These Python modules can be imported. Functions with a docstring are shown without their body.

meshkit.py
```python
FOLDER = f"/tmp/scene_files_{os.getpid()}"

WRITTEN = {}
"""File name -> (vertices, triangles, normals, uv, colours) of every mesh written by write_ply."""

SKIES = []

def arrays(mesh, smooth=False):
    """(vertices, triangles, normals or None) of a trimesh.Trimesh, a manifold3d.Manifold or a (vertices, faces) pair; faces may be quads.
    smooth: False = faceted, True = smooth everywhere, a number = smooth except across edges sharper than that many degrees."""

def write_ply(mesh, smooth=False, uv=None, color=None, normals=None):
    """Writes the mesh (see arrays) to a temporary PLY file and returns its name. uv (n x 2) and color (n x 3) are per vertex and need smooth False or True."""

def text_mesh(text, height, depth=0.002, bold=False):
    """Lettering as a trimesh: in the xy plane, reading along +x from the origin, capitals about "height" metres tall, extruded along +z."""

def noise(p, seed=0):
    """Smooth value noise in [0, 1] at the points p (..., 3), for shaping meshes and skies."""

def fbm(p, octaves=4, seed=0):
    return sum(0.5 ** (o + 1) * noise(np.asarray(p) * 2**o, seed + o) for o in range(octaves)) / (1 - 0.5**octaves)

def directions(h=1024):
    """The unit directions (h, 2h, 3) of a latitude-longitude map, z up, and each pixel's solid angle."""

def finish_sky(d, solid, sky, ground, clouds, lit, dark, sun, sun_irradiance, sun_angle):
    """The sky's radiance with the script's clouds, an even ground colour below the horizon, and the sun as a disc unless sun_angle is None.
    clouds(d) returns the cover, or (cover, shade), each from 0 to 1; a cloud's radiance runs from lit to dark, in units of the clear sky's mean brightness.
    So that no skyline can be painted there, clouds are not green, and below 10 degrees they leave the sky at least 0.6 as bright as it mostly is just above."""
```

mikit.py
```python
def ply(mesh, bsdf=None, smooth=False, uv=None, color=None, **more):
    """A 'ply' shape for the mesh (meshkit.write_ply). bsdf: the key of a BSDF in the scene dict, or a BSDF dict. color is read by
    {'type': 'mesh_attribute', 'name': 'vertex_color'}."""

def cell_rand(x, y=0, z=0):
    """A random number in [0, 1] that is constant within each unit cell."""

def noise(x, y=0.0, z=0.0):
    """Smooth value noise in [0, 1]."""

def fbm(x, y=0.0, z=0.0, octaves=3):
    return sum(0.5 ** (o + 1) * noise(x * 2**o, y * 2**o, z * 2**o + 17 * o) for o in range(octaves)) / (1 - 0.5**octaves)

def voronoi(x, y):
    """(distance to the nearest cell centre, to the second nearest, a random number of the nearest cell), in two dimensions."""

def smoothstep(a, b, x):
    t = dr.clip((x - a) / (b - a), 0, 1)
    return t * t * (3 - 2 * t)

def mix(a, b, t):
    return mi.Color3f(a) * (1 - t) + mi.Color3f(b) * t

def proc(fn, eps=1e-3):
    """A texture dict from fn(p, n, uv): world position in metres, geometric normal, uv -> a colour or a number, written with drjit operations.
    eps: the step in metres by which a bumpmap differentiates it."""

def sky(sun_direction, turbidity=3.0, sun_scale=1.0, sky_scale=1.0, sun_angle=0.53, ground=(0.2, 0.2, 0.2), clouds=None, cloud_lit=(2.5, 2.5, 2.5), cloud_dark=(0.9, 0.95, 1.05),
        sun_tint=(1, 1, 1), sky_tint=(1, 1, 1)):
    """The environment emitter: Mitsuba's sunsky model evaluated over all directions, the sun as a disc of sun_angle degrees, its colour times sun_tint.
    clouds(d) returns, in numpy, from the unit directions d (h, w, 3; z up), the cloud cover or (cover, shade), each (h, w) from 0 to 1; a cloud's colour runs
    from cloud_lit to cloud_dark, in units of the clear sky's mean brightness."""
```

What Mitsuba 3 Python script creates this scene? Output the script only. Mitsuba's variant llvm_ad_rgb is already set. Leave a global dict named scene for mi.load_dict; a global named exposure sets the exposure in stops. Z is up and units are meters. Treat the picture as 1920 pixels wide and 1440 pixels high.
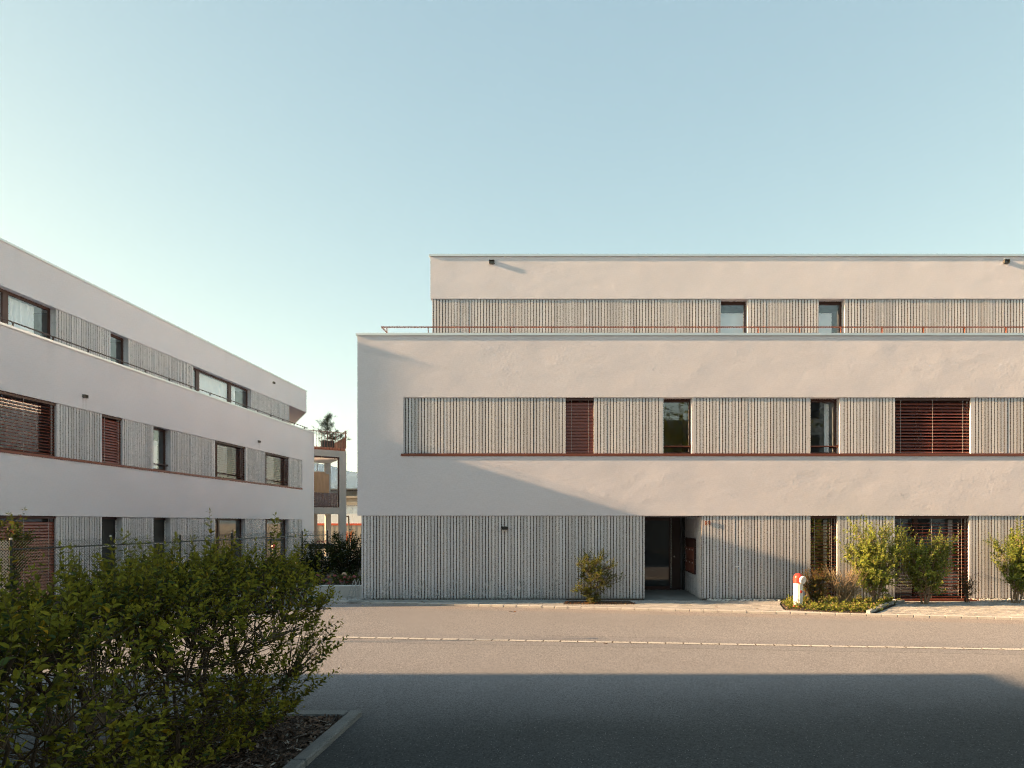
import math
import numpy as np
import trimesh
import mitsuba as mi
import drjit as dr
import mikit
import meshkit
from mikit import noise, fbm, cell_rand, smoothstep, mix, proc

# ------------------------------------------------------------------ camera, sky, exposure
scene, labels = {}, {}
TT = mi.ScalarTransform4f
FPX, CX, CY, EYE = 1030.0, 1073.0, 981.0, 1.96          # focal length and principal point in px of a 1920x1440 frame
scene['camera'] = {
    'type': 'perspective', 'fov': math.degrees(2 * math.atan(960 / FPX)), 'fov_axis': 'x', 'near_clip': 0.05, 'far_clip': 20000.0,
    'principal_point_offset_x': (960 - CX) / 1920, 'principal_point_offset_y': (720 - CY) / 1440,
    'to_world': TT().look_at(origin=[0, 0, EYE], target=[0, 10, EYE], up=[0, 0, 1])}
SUN = (-1.0, -0.065, 0.30)
scene['sky'] = mikit.sky(SUN, turbidity=3.0, sun_scale=1.04, sky_scale=1.0, ground=(0.2, 0.19, 0.18), sky_tint=(1.02, 0.83, 0.52), sun_tint=(1.0, 0.95, 1.05),
                         clouds=lambda d: 0.35, cloud_lit=(0.66, 0.96, 1.32))      # a thin even veil of high haze whitens the clear sky
exposure = 3.95

# ------------------------------------------------------------------ helpers
def numbered(k):
    if k not in USED:
        USED.add(k)
        return k
    n = 1
    while f'{k}_{n:03d}' in USED:
        n += 1
    USED.add(f'{k}_{n:03d}')
    return f'{k}_{n:03d}'
USED = set()

def thing(name, label, cat, group=None, kind=None):
    k = numbered(name)
    labels[k] = {'label': label}
    if cat: labels[k]['category'] = cat
    if group: labels[k]['group'] = group
    if kind: labels[k]['kind'] = kind
    return k

def put(key, mesh, bsdf, smooth=False, T=None, color=None):
    if isinstance(mesh, MB): mesh = mesh.mesh()
    d = mikit.ply(mesh, bsdf, smooth, color=color)
    if T is not None: d['to_world'] = T
    scene[key] = d
    return d

def part(parent, name, mesh, bsdf, smooth=False, T=None, color=None, kind=None, label=None):
    k = numbered(parent + '__' + name)
    put(k, mesh, bsdf, smooth, T, color)
    if kind: labels.setdefault(k, {})['kind'] = kind
    if label: labels.setdefault(k, {})['label'] = label
    return k

def copy(parent, name, d, T):
    k = numbered(parent + '__' + name)
    scene[k] = {**d, 'to_world': T}
    return k

BV = np.array([[x, y, z] for x in (0, 1) for y in (0, 1) for z in (0, 1)], float)
BF = np.array([[0, 1, 3], [0, 3, 2], [4, 6, 7], [4, 7, 5], [0, 4, 5], [0, 5, 1], [2, 3, 7], [2, 7, 6], [0, 2, 6], [0, 6, 4], [1, 5, 7], [1, 7, 3]])

class MB:
    """collects pieces of ONE part"""
    def __init__(s): s.v, s.f, s.n = [], [], 0
    def add(s, v, f):
        s.v.append(np.asarray(v, float)); s.f.append(np.asarray(f, int) + s.n); s.n += len(v); return s
    def box(s, x0, x1, y0, y1, z0, z1):
        return s.add(BV * [x1 - x0, y1 - y0, z1 - z0] + [x0, y0, z0], BF)
    def cbox(s, x0, x1, y0, y1, z0, z1, c=0.008):
        """box with its edges cut"""
        m = trimesh.convex.convex_hull(np.vstack([np.array([[a, b, d] for a in (x0 + i, x1 - i) for b in (y0 + j, y1 - j) for d in (z0 + k, z1 - k)]) for i, j, k in ((c, c, 0), (c, 0, c), (0, c, c))]))
        return s.add(m.vertices, m.faces)
    def tm(s, m): return s.add(m.vertices, m.faces)
    def tube(s, pts, r, sides=6):
        v, f = tube(pts, r, sides); return s.add(v, f)
    def poly(s, pts, z0, z1):
        """vertical prism over a plan polygon"""
        from shapely.geometry import Polygon
        m = trimesh.creation.extrude_polygon(Polygon(pts), z1 - z0, engine='earcut'); m.apply_translation([0, 0, z0])
        return s.tm(m)
    def mesh(s): return trimesh.Trimesh(np.vstack(s.v), np.vstack(s.f), process=False)

def tube(pts, r, sides=6):
    p = np.asarray(pts, float); n = len(p); r = np.broadcast_to(np.asarray(r, float), (n,))
    t = np.gradient(p, axis=0) if n > 2 else np.repeat(p[1:] - p[:1], 2, 0)
    t /= np.maximum(np.linalg.norm(t, axis=1, keepdims=True), 1e-9)
    ref = np.array([0.31, 0.17, 0.93]) if abs(t[0] @ [0.31, 0.17, 0.93]) < 0.85 else np.array([0.9, 0.3, -0.2])
    a = np.cross(t, ref); a /= np.linalg.norm(a, axis=1, keepdims=True); b = np.cross(t, a)
    an = np.arange(sides) * 2 * np.pi / sides
    v = (p[:, None] + r[:, None, None] * (np.cos(an)[None, :, None] * a[:, None] + np.sin(an)[None, :, None] * b[:, None])).reshape(-1, 3)
    i = np.arange(sides); j = (i + 1) % sides; f = []
    for k in range(n - 1):
        o = k * sides
        f += [np.stack([o + i, o + j, o + sides + j], 1), np.stack([o + i, o + sides + j, o + sides + i], 1)]
    for o, fl in ((0, 1), ((n - 1) * sides, 0)):
        c = np.stack([np.full(sides - 2, o), o + np.arange(1, sides - 1), o + np.arange(2, sides)], 1)
        f.append(c[:, ::-1] if not fl else c)
    return v, np.vstack(f)

def wall_mesh(outer, holes, w0, w1):
    """slab in the (u, z) plane with openings, from depth w0 to w1, as a (u, w, z) mesh"""
    from shapely.geometry import Polygon, box
    P = box(*outer) if len(outer) == 4 and not hasattr(outer[0], '__len__') else Polygon(outer)
    for h in holes: P = P.difference(box(*h))
    out = MB()
    for g in getattr(P, 'geoms', [P]):
        m = trimesh.creation.extrude_polygon(g, w1 - w0, engine='earcut')
        v = m.vertices; v = np.stack([v[:, 0], w1 - v[:, 2], v[:, 1]], 1)
        out.add(v, m.faces)
    return out

# ------------------------------------------------------------------ materials
def rgb(*c): return {'type': 'rgb', 'value': list(c)}
def prin(name, col, rough=0.6, metallic=0.0, bump=None, bscale=0.001, eps=2e-3, two=True, **kw):
    b = {'type': 'principled', 'base_color': proc(col) if callable(col) else rgb(*col), 'roughness': proc(rough) if callable(rough) else rough, 'metallic': metallic, 'specular': kw.pop('specular', 0.5), **kw}
    if bump is not None:
        b = {'type': 'bumpmap', 'scale': bscale, 'tex': proc(bump, eps), 'bsdf': b}
    scene[name] = {'type': 'twosided', 'bsdf': b} if two else b

def stucco_bump(p, n, uv):
    fine = noise(p.x * 20, p.y * 20, p.z * 20) * 0.0017 + noise(p.x * 46, p.y * 46, p.z * 46) * 0.0005
    wave = fbm(p.x * 1.3, p.y * 1.3, p.z * 1.9 + 5, 3) * 0.011
    return fine + wave
def stucco_col(p, n, uv):
    t = fbm(p.x * 0.9 + 3, p.y * 0.9, p.z * 0.9, 3)
    g = noise(p.x * 45, p.y * 45, p.z * 45)
    # rain streaks below the overflow spouts of the left block (y, z of each spout)
    st = mi.Float(0)
    for (sy, sz) in ((15.2, 5.42), (23.65, 5.42)):
        d = dr.abs(p.y - sy - 0.05 * (noise(p.z * 5, sy) - 0.5))
        s1 = dr.exp(-dr.square((d - 0.045) / 0.018))
        st = st + s1 * smoothstep(sz - 0.9, sz - 0.1, p.z) * smoothstep(sz + 0.02, sz - 0.02, p.z) * dr.select(p.x < -13.4, 1.0, 0.0)
    c = mix((0.600, 0.582, 0.632), (0.652, 0.634, 0.686), t) * (0.95 + 0.1 * g)
    for top in (6.65, 9.21):      # faint runs below the copings
        run = smoothstep(0.62, 0.9, noise(p.x * 3.1, p.y * 3.1, 2.0)) * smoothstep(top - 0.9, top, p.z) * smoothstep(top + 0.03, top - 0.01, p.z)
        st = st + 0.30 * run
    return c * (1 - 0.16 * st)
prin('mat_stucco', stucco_col, 0.93, bump=stucco_bump, bscale=1.0, eps=4e-3, specular=0.2)

PITCH, BW = 0.0802, 0.0612
def wood_fn(axis, sawn=0.9):
    def f(p, n, uv):
        u = p.x if axis == 0 else p.y
        i = dr.floor(u / PITCH); fx = u / PITCH - i
        row = dr.floor(p.z / 2.95)
        tone = cell_rand(i, row, 3); warm = cell_rand(i, row, 8)
        grain = noise(u * 55 + i * 7.7, p.z * 1.6, i * 3.1); g2 = noise(i * 3.3, p.z * 0.9 + i * 5.3, i)
        c = mix((0.46, 0.465, 0.50), (0.60, 0.605, 0.64), tone)
        c = c * (0.86 + 0.14 * grain + 0.14 * g2)
        c = mix(c, c * mi.Color3f(1.05, 0.99, 0.93), warm * 0.7)
        k = mi.Float(0)
        for s, (hgt, wid) in enumerate(((0.42, 0.0105), (0.23, 0.006))):
            zz = p.z / hgt + cell_rand(i, row, 11 + s) * 7
            j = dr.floor(zz)
            kx, kz, kr, on = (cell_rand(i, j, 21 + 4 * s + q) for q in range(4))
            dx = (fx - (0.15 + 0.5 * kx)) * PITCH; dz = (zz - j - (0.25 + 0.5 * kz)) * hgt
            dz = dz - dx * (kr - 0.5) * 2.6
            r = wid * (0.6 + 0.9 * kr)
            d = dr.sqrt(dr.square(dx / (1.7 * r)) + dr.square(dz / r))
            k = dr.maximum(k, smoothstep(1.25, 0.55, d) * dr.select(on < 0.5, 0.45, 0.0))
        c = mix(c, (0.15, 0.145, 0.145), k)
        side = dr.abs(n.x if axis == 0 else n.y)
        c = mix(c, (0.115, 0.078, 0.056), smoothstep(0.6, 0.8, side) * sawn)      # sawn, unweathered board sides
        # darker, greenish foot of the boards near the pavement
        foot = smoothstep(0.22, 0.04, p.z + 0.10 * noise(u * 9, 3))
        return mix(c, c * mi.Color3f(0.62, 0.68, 0.62), foot)
    return f
prin('mat_wood_x', wood_fn(0), 0.85, specular=0.25)
prin('mat_wood_y', wood_fn(1), 0.85, specular=0.25)
prin('mat_reveal_x', wood_fn(1, 0.0), 0.85, specular=0.25)
prin('mat_reveal_y', wood_fn(0, 0.0), 0.85, specular=0.25)
prin('mat_batten', (0.19, 0.16, 0.14), 0.9, specular=0.1)
def metalvar(a, b, s):
    return lambda p, n, uv: mix(a, b, fbm(p.x * s, p.y * s, p.z * s, 3))
prin('mat_cap', metalvar((0.62, 0.64, 0.65), (0.72, 0.73, 0.73), 2.0), 0.38, metallic=0.75)
prin('mat_frame', metalvar((0.048, 0.016, 0.011), (0.064, 0.021, 0.014), 3.0), 0.42)
prin('mat_sill', metalvar((0.17, 0.048, 0.030), (0.20, 0.06, 0.037), 2.5), 0.4)
prin('mat_slat', metalvar((0.145, 0.034, 0.020), (0.175, 0.043, 0.025), 4.0), 0.36, specular=0.6)
prin('mat_rail', (0.20, 0.06, 0.035), 0.45)
prin('mat_dark_rail', (0.06, 0.03, 0.025), 0.45)
prin('mat_cord', (0.45, 0.42, 0.40), 0.7)
prin('mat_curtain', metalvar((0.66, 0.72, 0.77), (0.74, 0.79, 0.83), 3.0), 0.9)
prin('mat_room', (0.05, 0.05, 0.052), 0.9)
prin('mat_black', (0.015, 0.016, 0.017), 0.5)
prin('mat_dark_panel', (0.032, 0.012, 0.009), 0.35)
prin('mat_steel', (0.62, 0.62, 0.6), 0.28, metallic=1.0)
prin('mat_rack', (0.30, 0.335, 0.355), 0.5, metallic=0.3)
prin('mat_galv', metalvar((0.50, 0.53, 0.54), (0.62, 0.64, 0.65), 9.0), 0.45, metallic=0.55)
def conc(a, b, s=1.2):
    def f(p, n, uv):
        t = fbm(p.x * s, p.y * s, p.z * s, 4); g = noise(p.x * 60, p.y * 60, p.z * 60)
        return mix(a, b, t) * (0.92 + 0.16 * g)
    return f
prin('mat_concrete', conc((0.25, 0.245, 0.24), (0.40, 0.39, 0.375)), 0.9)
prin('mat_floor', conc((0.10, 0.105, 0.105), (0.16, 0.165, 0.165)), 0.7)
prin('mat_dark_wall', conc((0.07, 0.07, 0.07), (0.10, 0.10, 0.10)), 0.9)
prin('mat_concrete_pale', conc((0.38, 0.385, 0.38), (0.48, 0.48, 0.47)), 0.9)
prin('mat_paver', lambda p, n, uv: mix((0.22, 0.215, 0.21), (0.32, 0.31, 0.30), cell_rand(dr.floor(p.x / 0.2), dr.floor(p.y / 0.1), 1)) * (0.82 + 0.3 * fbm(p.x * 3, p.y * 3, 0, 3)), 0.9)
prin('mat_kerb_white', lambda p, n, uv: mix((0.30, 0.295, 0.29), (0.43, 0.42, 0.415), fbm(p.x * 5, p.y * 5, p.z * 5, 4)), 0.8)
prin('mat_granite', lambda p, n, uv: mix((0.095, 0.10, 0.102), (0.165, 0.168, 0.168), fbm(p.x * 6, p.y * 6, p.z * 6, 3)) * (0.7 + 0.6 * noise(p.x * 130, p.y * 130, p.z * 130)), 0.9,
     bump=lambda p, n, uv: noise(p.x * 60, p.y * 60, p.z * 60) * 0.004 + noise(p.x * 14, p.y * 14, p.z * 14) * 0.008, bscale=1.0)
LINE = lambda x: 9.43 - 0.083 * (x + 3.97)               # the row of white stones in the road
KERB = lambda x: 13.46 - 0.1596 * (x + 5.66)             # the road edge of the pavement
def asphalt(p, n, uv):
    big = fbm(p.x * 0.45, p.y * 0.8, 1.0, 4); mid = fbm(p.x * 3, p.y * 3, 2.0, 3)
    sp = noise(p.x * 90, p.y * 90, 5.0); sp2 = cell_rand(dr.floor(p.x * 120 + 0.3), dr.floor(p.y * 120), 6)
    shade_mix = smoothstep(4.9, 7.6, p.y + 0.7 * (noise(p.x * 0.5, p.y * 1.2, 3.0) - 0.5))        # darker forecourt asphalt, plus foreground shade painted into the colour
    c = mix(mix((0.033, 0.036, 0.037), (0.054, 0.057, 0.058), 0.55 * big + 0.45 * mid), mix((0.150, 0.148, 0.158), (0.190, 0.187, 0.198), 0.55 * big + 0.45 * mid), shade_mix)
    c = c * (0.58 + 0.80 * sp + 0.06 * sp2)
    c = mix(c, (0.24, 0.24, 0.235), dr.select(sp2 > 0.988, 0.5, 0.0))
    s = p.y - (9.43 - 0.083 * (p.x + 3.97)) + 0.03 * (noise(p.x * 1.3, 4.0) - 0.5)
    k = p.y - (13.46 - 0.1596 * (p.x + 5.66))
    crack = smoothstep(0.016, 0.004, dr.abs(s - 0.42 - 0.012 * noise(p.x * 9, 1.0))) * smoothstep(0.35, 0.6, noise(p.x * 0.9, 7.0))
    crack = dr.maximum(crack, smoothstep(0.014, 0.004, dr.abs(s + 0.36 - 0.015 * noise(p.x * 7, 2.0))) * smoothstep(0.3, 0.6, noise(p.x * 0.7, 9.0)))
    c = mix(c, c * 0.45, crack)
    c = c * mix((1, 1, 1), (0.93, 0.94, 0.95), smoothstep(-0.36, -0.33, s) * smoothstep(0.42, 0.39, s))
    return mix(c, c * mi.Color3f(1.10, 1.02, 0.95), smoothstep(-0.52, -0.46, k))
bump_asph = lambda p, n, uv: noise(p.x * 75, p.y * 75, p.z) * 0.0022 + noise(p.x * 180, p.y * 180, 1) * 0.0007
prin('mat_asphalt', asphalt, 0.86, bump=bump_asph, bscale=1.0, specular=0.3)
prin('mat_ground', conc((0.12, 0.115, 0.10), (0.20, 0.19, 0.165), 0.3), 0.95)
prin('mat_soil', lambda p, n, uv: mix((0.035, 0.026, 0.020), (0.075, 0.055, 0.042), fbm(p.x * 14, p.y * 14, p.z * 14, 4)), 0.95, bump=lambda p, n, uv: noise(p.x * 40, p.y * 40, 0) * 0.012, bscale=1.0)
prin('mat_pebble', lambda p, n, uv: mix((0.30, 0.30, 0.30), (0.68, 0.66, 0.63), cell_rand(dr.floor(p.x / 0.05), dr.floor(p.y / 0.05), 2)), 0.8)
prin('mat_vcol', (0.5, 0.5, 0.5), 0.9)
scene['mat_vcol']['bsdf']['base_color'] = {'type': 'mesh_attribute', 'name': 'vertex_color'}
prin('mat_bark', metalvar((0.06, 0.042, 0.028), (0.12, 0.088, 0.06), 12.0), 0.9)
prin('mat_bark_pale', metalvar((0.20, 0.14, 0.09), (0.32, 0.24, 0.16), 14.0), 0.85)
prin('mat_twig_dry', metalvar((0.20, 0.14, 0.085), (0.33, 0.25, 0.16), 14.0), 0.85)
prin('mat_fence', (0.018, 0.022, 0.020), 0.4)
prin('mat_wire_pale', (0.62, 0.57, 0.50), 0.5, metallic=0.3)
prin('mat_hydrant_red', metalvar((0.60, 0.045, 0.03), (0.66, 0.07, 0.05), 6.0), 0.35)
prin('mat_white_paint', metalvar((0.74, 0.72, 0.69), (0.82, 0.81, 0.79), 8.0), 0.4)
prin('mat_brick_red', metalvar((0.36, 0.11, 0.06), (0.42, 0.15, 0.08), 6.0), 0.6)
prin('mat_wardrobe', lambda p, n, uv: mix((0.42, 0.20, 0.05), (0.55, 0.30, 0.09), noise(p.x * 14, p.y * 14, p.z * 2)), 0.4)
prin('mat_beige_sheet', metalvar((0.33, 0.27, 0.21), (0.40, 0.34, 0.27), 1.0), 0.6)
prin('mat_grey_sheet', metalvar((0.36, 0.37, 0.38), (0.44, 0.45, 0.45), 1.0), 0.5)
prin('mat_white_sheet', metalvar((0.70, 0.71, 0.71), (0.78, 0.78, 0.78), 0.6), 0.45)
prin('mat_red_trim', (0.62, 0.09, 0.03), 0.5)
prin('mat_hill', lambda p, n, uv: mix((0.018, 0.028, 0.022), (0.04, 0.048, 0.034), fbm(p.x * 0.02, p.y * 0.02, p.z * 0.03, 4)), 0.95)
scene['mat_glass'] = {'type': 'thindielectric', 'int_ior': 1.85}
prin('mat_screen', (0.012, 0.014, 0.013), 0.55)
scene['mat_glass_coated'] = {'type': 'blendbsdf', 'weight': 0.3, 'bsdf_0': {'type': 'thindielectric', 'int_ior': 3.3}, 'bsdf_1': {'type': 'twosided', 'bsdf': {'type': 'principled', 'base_color': rgb(0.012, 0.014, 0.014), 'roughness': 0.02, 'specular': 0.9}}}
scene['mat_leaf'] = {'type': 'principledthin', 'base_color': {'type': 'mesh_attribute', 'name': 'vertex_color'}, 'roughness': 0.42, 'diff_trans': 0.75, 'eta': 1.4}
scene['mat_leaf_gloss'] = {'type': 'principledthin', 'base_color': {'type': 'mesh_attribute', 'name': 'vertex_color'}, 'roughness': 0.32, 'diff_trans': 0.55, 'eta': 1.5}

# ------------------------------------------------------------------ shared building code
D = FPX / 75.0                                            # the main facade's distance
Z_G, Z_S, Z_2, Z_P, Z_3, Z_R = 2.147, 3.707, 5.107, 6.707, 8.067, 9.27
def T_main(y0): return TT().translate([0, y0, 0])
def T_left(x0): return TT().translate([x0, 0, 0]) @ TT().rotate([0, 0, 1], 90)      # (u, w, z) -> (x0 - w, u, z)

class Block:
    def __init__(s, key, wood): s.key, s.wood, s.cand, s.cross = key, wood, [], 'mat_reveal_x' if wood == 'mat_wood_x' else 'mat_reveal_y'

def cladding(B, T, u0, u1, z0, z1, px=lambda u: 75.0, rng=np.random.default_rng(5)):
    """a panel: dark backing; its boards are collected and built later"""
    m = MB().box(u0 + 0.004, u1 - 0.004, 0.10, 0.12, z0, z1)
    k = part(B.key, 'cladding', m, 'mat_batten', T=T)
    g, prev = [], None
    for i in range(int(math.floor(u0 / PITCH)), int(math.ceil(u1 / PITCH)) + 1):
        a, b = max(u0, i * PITCH), min(u1, i * PITCH + BW)
        if b - a > 0.022: g.append([a, b])
    g[0][0], g[-1][1] = u0, u1
    for a, b in g:
        B.cand.append((px(a) * (z1 - z0) * PITCH, k, T, a, b - a, z0, z1, rng.uniform(-0.0022, 0.0022)))

def finish_boards(B):
    B.cand.sort(key=lambda c: -c[0])
    shared, rest = {}, {}
    for n, (_, k, T, u, w, z0, z1, dw) in enumerate(B.cand):
        if n < 300:
            sk = (round(w, 4), z0, z1)
            if sk not in shared: shared[sk] = mikit.ply(MB().box(0, w, 0.024, 0.097, z0 + 0.004, z1 - 0.004).mesh(), B.wood)
            copy(k, 'board', shared[sk], T @ TT().translate([u, dw, 0]))
        else:
            M = np.array(T.matrix, float)
            rest.setdefault('m', MB())
            v = BV * [w, 0.073, z1 - z0 - 0.008] + [u, 0.024 + dw, z0 + 0.004]
            rest['m'].add(v @ M[:3, :3].T + M[:3, 3], BF)
    if rest: part(B.key, 'board', rest['m'], B.wood, kind='stuff', label='remaining grey wooden cladding boards')

def slat_mesh(length, tilt, wid=0.078):
    """one curved venetian slat along +u; tilt in degrees, 0 flat, positive = outer edge down"""
    a = np.linspace(-1, 1, 5); prof = []
    for s in (1, -1):
        for t in a[::s]:
            prof.append((t * wid / 2, 0.006 * (1 - t * t) + s * 0.0008))
    prof = np.array(prof); t = math.radians(tilt)
    w = prof[:, 0] * math.cos(t) - prof[:, 1] * math.sin(t); z = prof[:, 0] * math.sin(t) + prof[:, 1] * math.cos(t)
    n = len(w); v = np.vstack([np.stack([np.full(n, e), w, z], 1) for e in (0, length)])
    i = np.arange(n); j = (i + 1) % n
    f = np.vstack([np.stack([i, i + n, j + n], 1), np.stack([i, j + n, j], 1)])
    return trimesh.Trimesh(v, f, process=False)

def window(B, T, u0, u1, z0, z1, mull=(), blind=None, curtain=None, guard=False, cords=(0.16, 0.84), rail_mat='mat_rail', glass='mat_glass', pleat=False, name='window', door=False, room=True, wg=0.2, bl_w=0.098, midbar=None, label=None):
    k = numbered(B.key + '__' + name)
    if label: labels.setdefault(k, {})['label'] = label
    # boarded reveals and the lintel
    part(k, 'reveal', MB().box(u0 + 0.001, u0 + 0.018, 0.026, wg - 0.001, z0, z1), B.cross, T=T); part(k, 'reveal', MB().box(u1 - 0.018, u1 - 0.001, 0.026, wg - 0.001, z0, z1), B.cross, T=T)
    m = MB(); fr = 0.047
    m.box(u0 - 0.045, u0 + 0.013, wg, wg + 0.06, z0, z1); m.box(u1 - fr, u1 + 0.01, wg, wg + 0.06, z0, z1)
    m.box(u0 + 0.013, u1 - fr + 0.01, wg, wg + 0.06, z1 - fr - 0.03, z1 + 0.02); m.box(u0 + 0.013, u1 - fr + 0.01, wg, wg + 0.06, z0, z0 + (0.12 if door else 0.05))
    for (a, b) in mull: m.box(a, b, wg - 0.002, wg + 0.058, z0 + 0.05, z1 - fr - 0.03)
    if midbar: part(k, 'crossbar', MB().box(u0 + 0.013, u1 - fr + 0.01, wg - 0.012, wg - 0.002, midbar, midbar + 0.045).box(u1 - fr - 0.02, u1 - fr + 0.009, wg - 0.012, wg - 0.002, z0 + 0.12, z1 - 0.1), 'mat_white_paint', T=T)
    part(k, 'frame', m, 'mat_frame', T=T)
    edges = [u0 + 0.013] + [x for ab in mull for x in ab] + [u1 - fr + 0.01]
    for a, b in zip(edges[::2], edges[1::2]):
        part(k, 'pane', MB().add([[a, wg + 0.03, z0 + 0.05], [b, wg + 0.03, z0 + 0.05], [b, wg + 0.03, z1 - fr - 0.03], [a, wg + 0.03, z1 - fr - 0.03]], [[0, 1, 2], [0, 2, 3]]), glass, T=T)
    if room:
        q = MB(); a, b, c, d = u0 - 0.3, u1 + 0.3, wg + 0.08, wg + 2.6
        q.box(a, b, d, d + 0.02, z0 - 0.15, z1 + 0.1); q.box(a - 0.02, a, c, d, z0 - 0.15, z1 + 0.1); q.box(b, b + 0.02, c, d, z0 - 0.15, z1 + 0.1)
        q.box(a, b, c, d, z0 - 0.17, z0 - 0.15); q.box(a, b, c, d, z1 + 0.1, z1 + 0.12)
        q.box(a, u0 - 0.05, c - 0.015, c, z0 - 0.15, z1 + 0.1); q.box(u1 + 0.012, b, c - 0.015, c, z0 - 0.15, z1 + 0.1)
        part(k, 'room', q, 'mat_room', T=T)
    if curtain:
        for (a, b, zt, zb) in curtain:
            n = max(4, int((b - a) / 0.02)); uu = np.linspace(a, b, n); ww = wg + 0.13 + 0.03 * np.sin(uu * 42 + 1.3 * np.sin(uu * 9)) + 0.01 * np.sin(uu * 97)
            if pleat: ww = np.full(n, wg + 0.1)
            v = np.vstack([np.stack([uu, ww, np.full(n, z)], 1) for z in (zb, zt)]); i = np.arange(n - 1)
            part(k, 'blind' if pleat else 'curtain', (v, np.vstack([np.stack([i, i + 1, i + n + 1], 1), np.stack([i, i + n + 1, i + n], 1)])), 'mat_curtain', smooth=True, T=T)
    if guard:
        zg = z0 + 0.19
        g = MB().tube([[u0 + 0.019, 0.12, zg], [u1 - 0.019, 0.12, zg]], 0.017, 8); g.box(u1 - 0.04, u1 - 0.019, 0.1, 0.18, zg - 0.03, zg + 0.04)
        part(k, 'guard_rail', g, rail_mat, T=T)
    if blind is not None:
        L = u1 - u0 - 0.056
        sd = mikit.ply(slat_mesh(L, blind), 'mat_slat', smooth=40)
        n = int((z1 - z0 - 0.1) / 0.08)
        for i in range(n):
            copy(k, 'slat', sd, T @ TT().translate([u0 + 0.028, bl_w, z0 + 0.05 + 0.08 * i]) @ TT().rotate([0, 1, 0], 0.12 * math.sin(i * 2.3)))
        b = MB().box(u0 + 0.019, u1 - 0.019, bl_w - 0.05, bl_w + 0.05, z1 - 0.07, z1 + 0.01); b.box(u0 + 0.028, u1 - 0.028, bl_w - 0.03, bl_w + 0.03, z0 + 0.002, z0 + 0.02)
        b.box(u1 - 0.027, u1 - 0.019, bl_w - 0.02, bl_w + 0.02, z0, z1 - 0.07); b.box(u0 + 0.019, u0 + 0.027, bl_w - 0.02, bl_w + 0.02, z0, z1 - 0.07)
        part(k, 'blind_rail', b, 'mat_frame', T=T)
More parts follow.
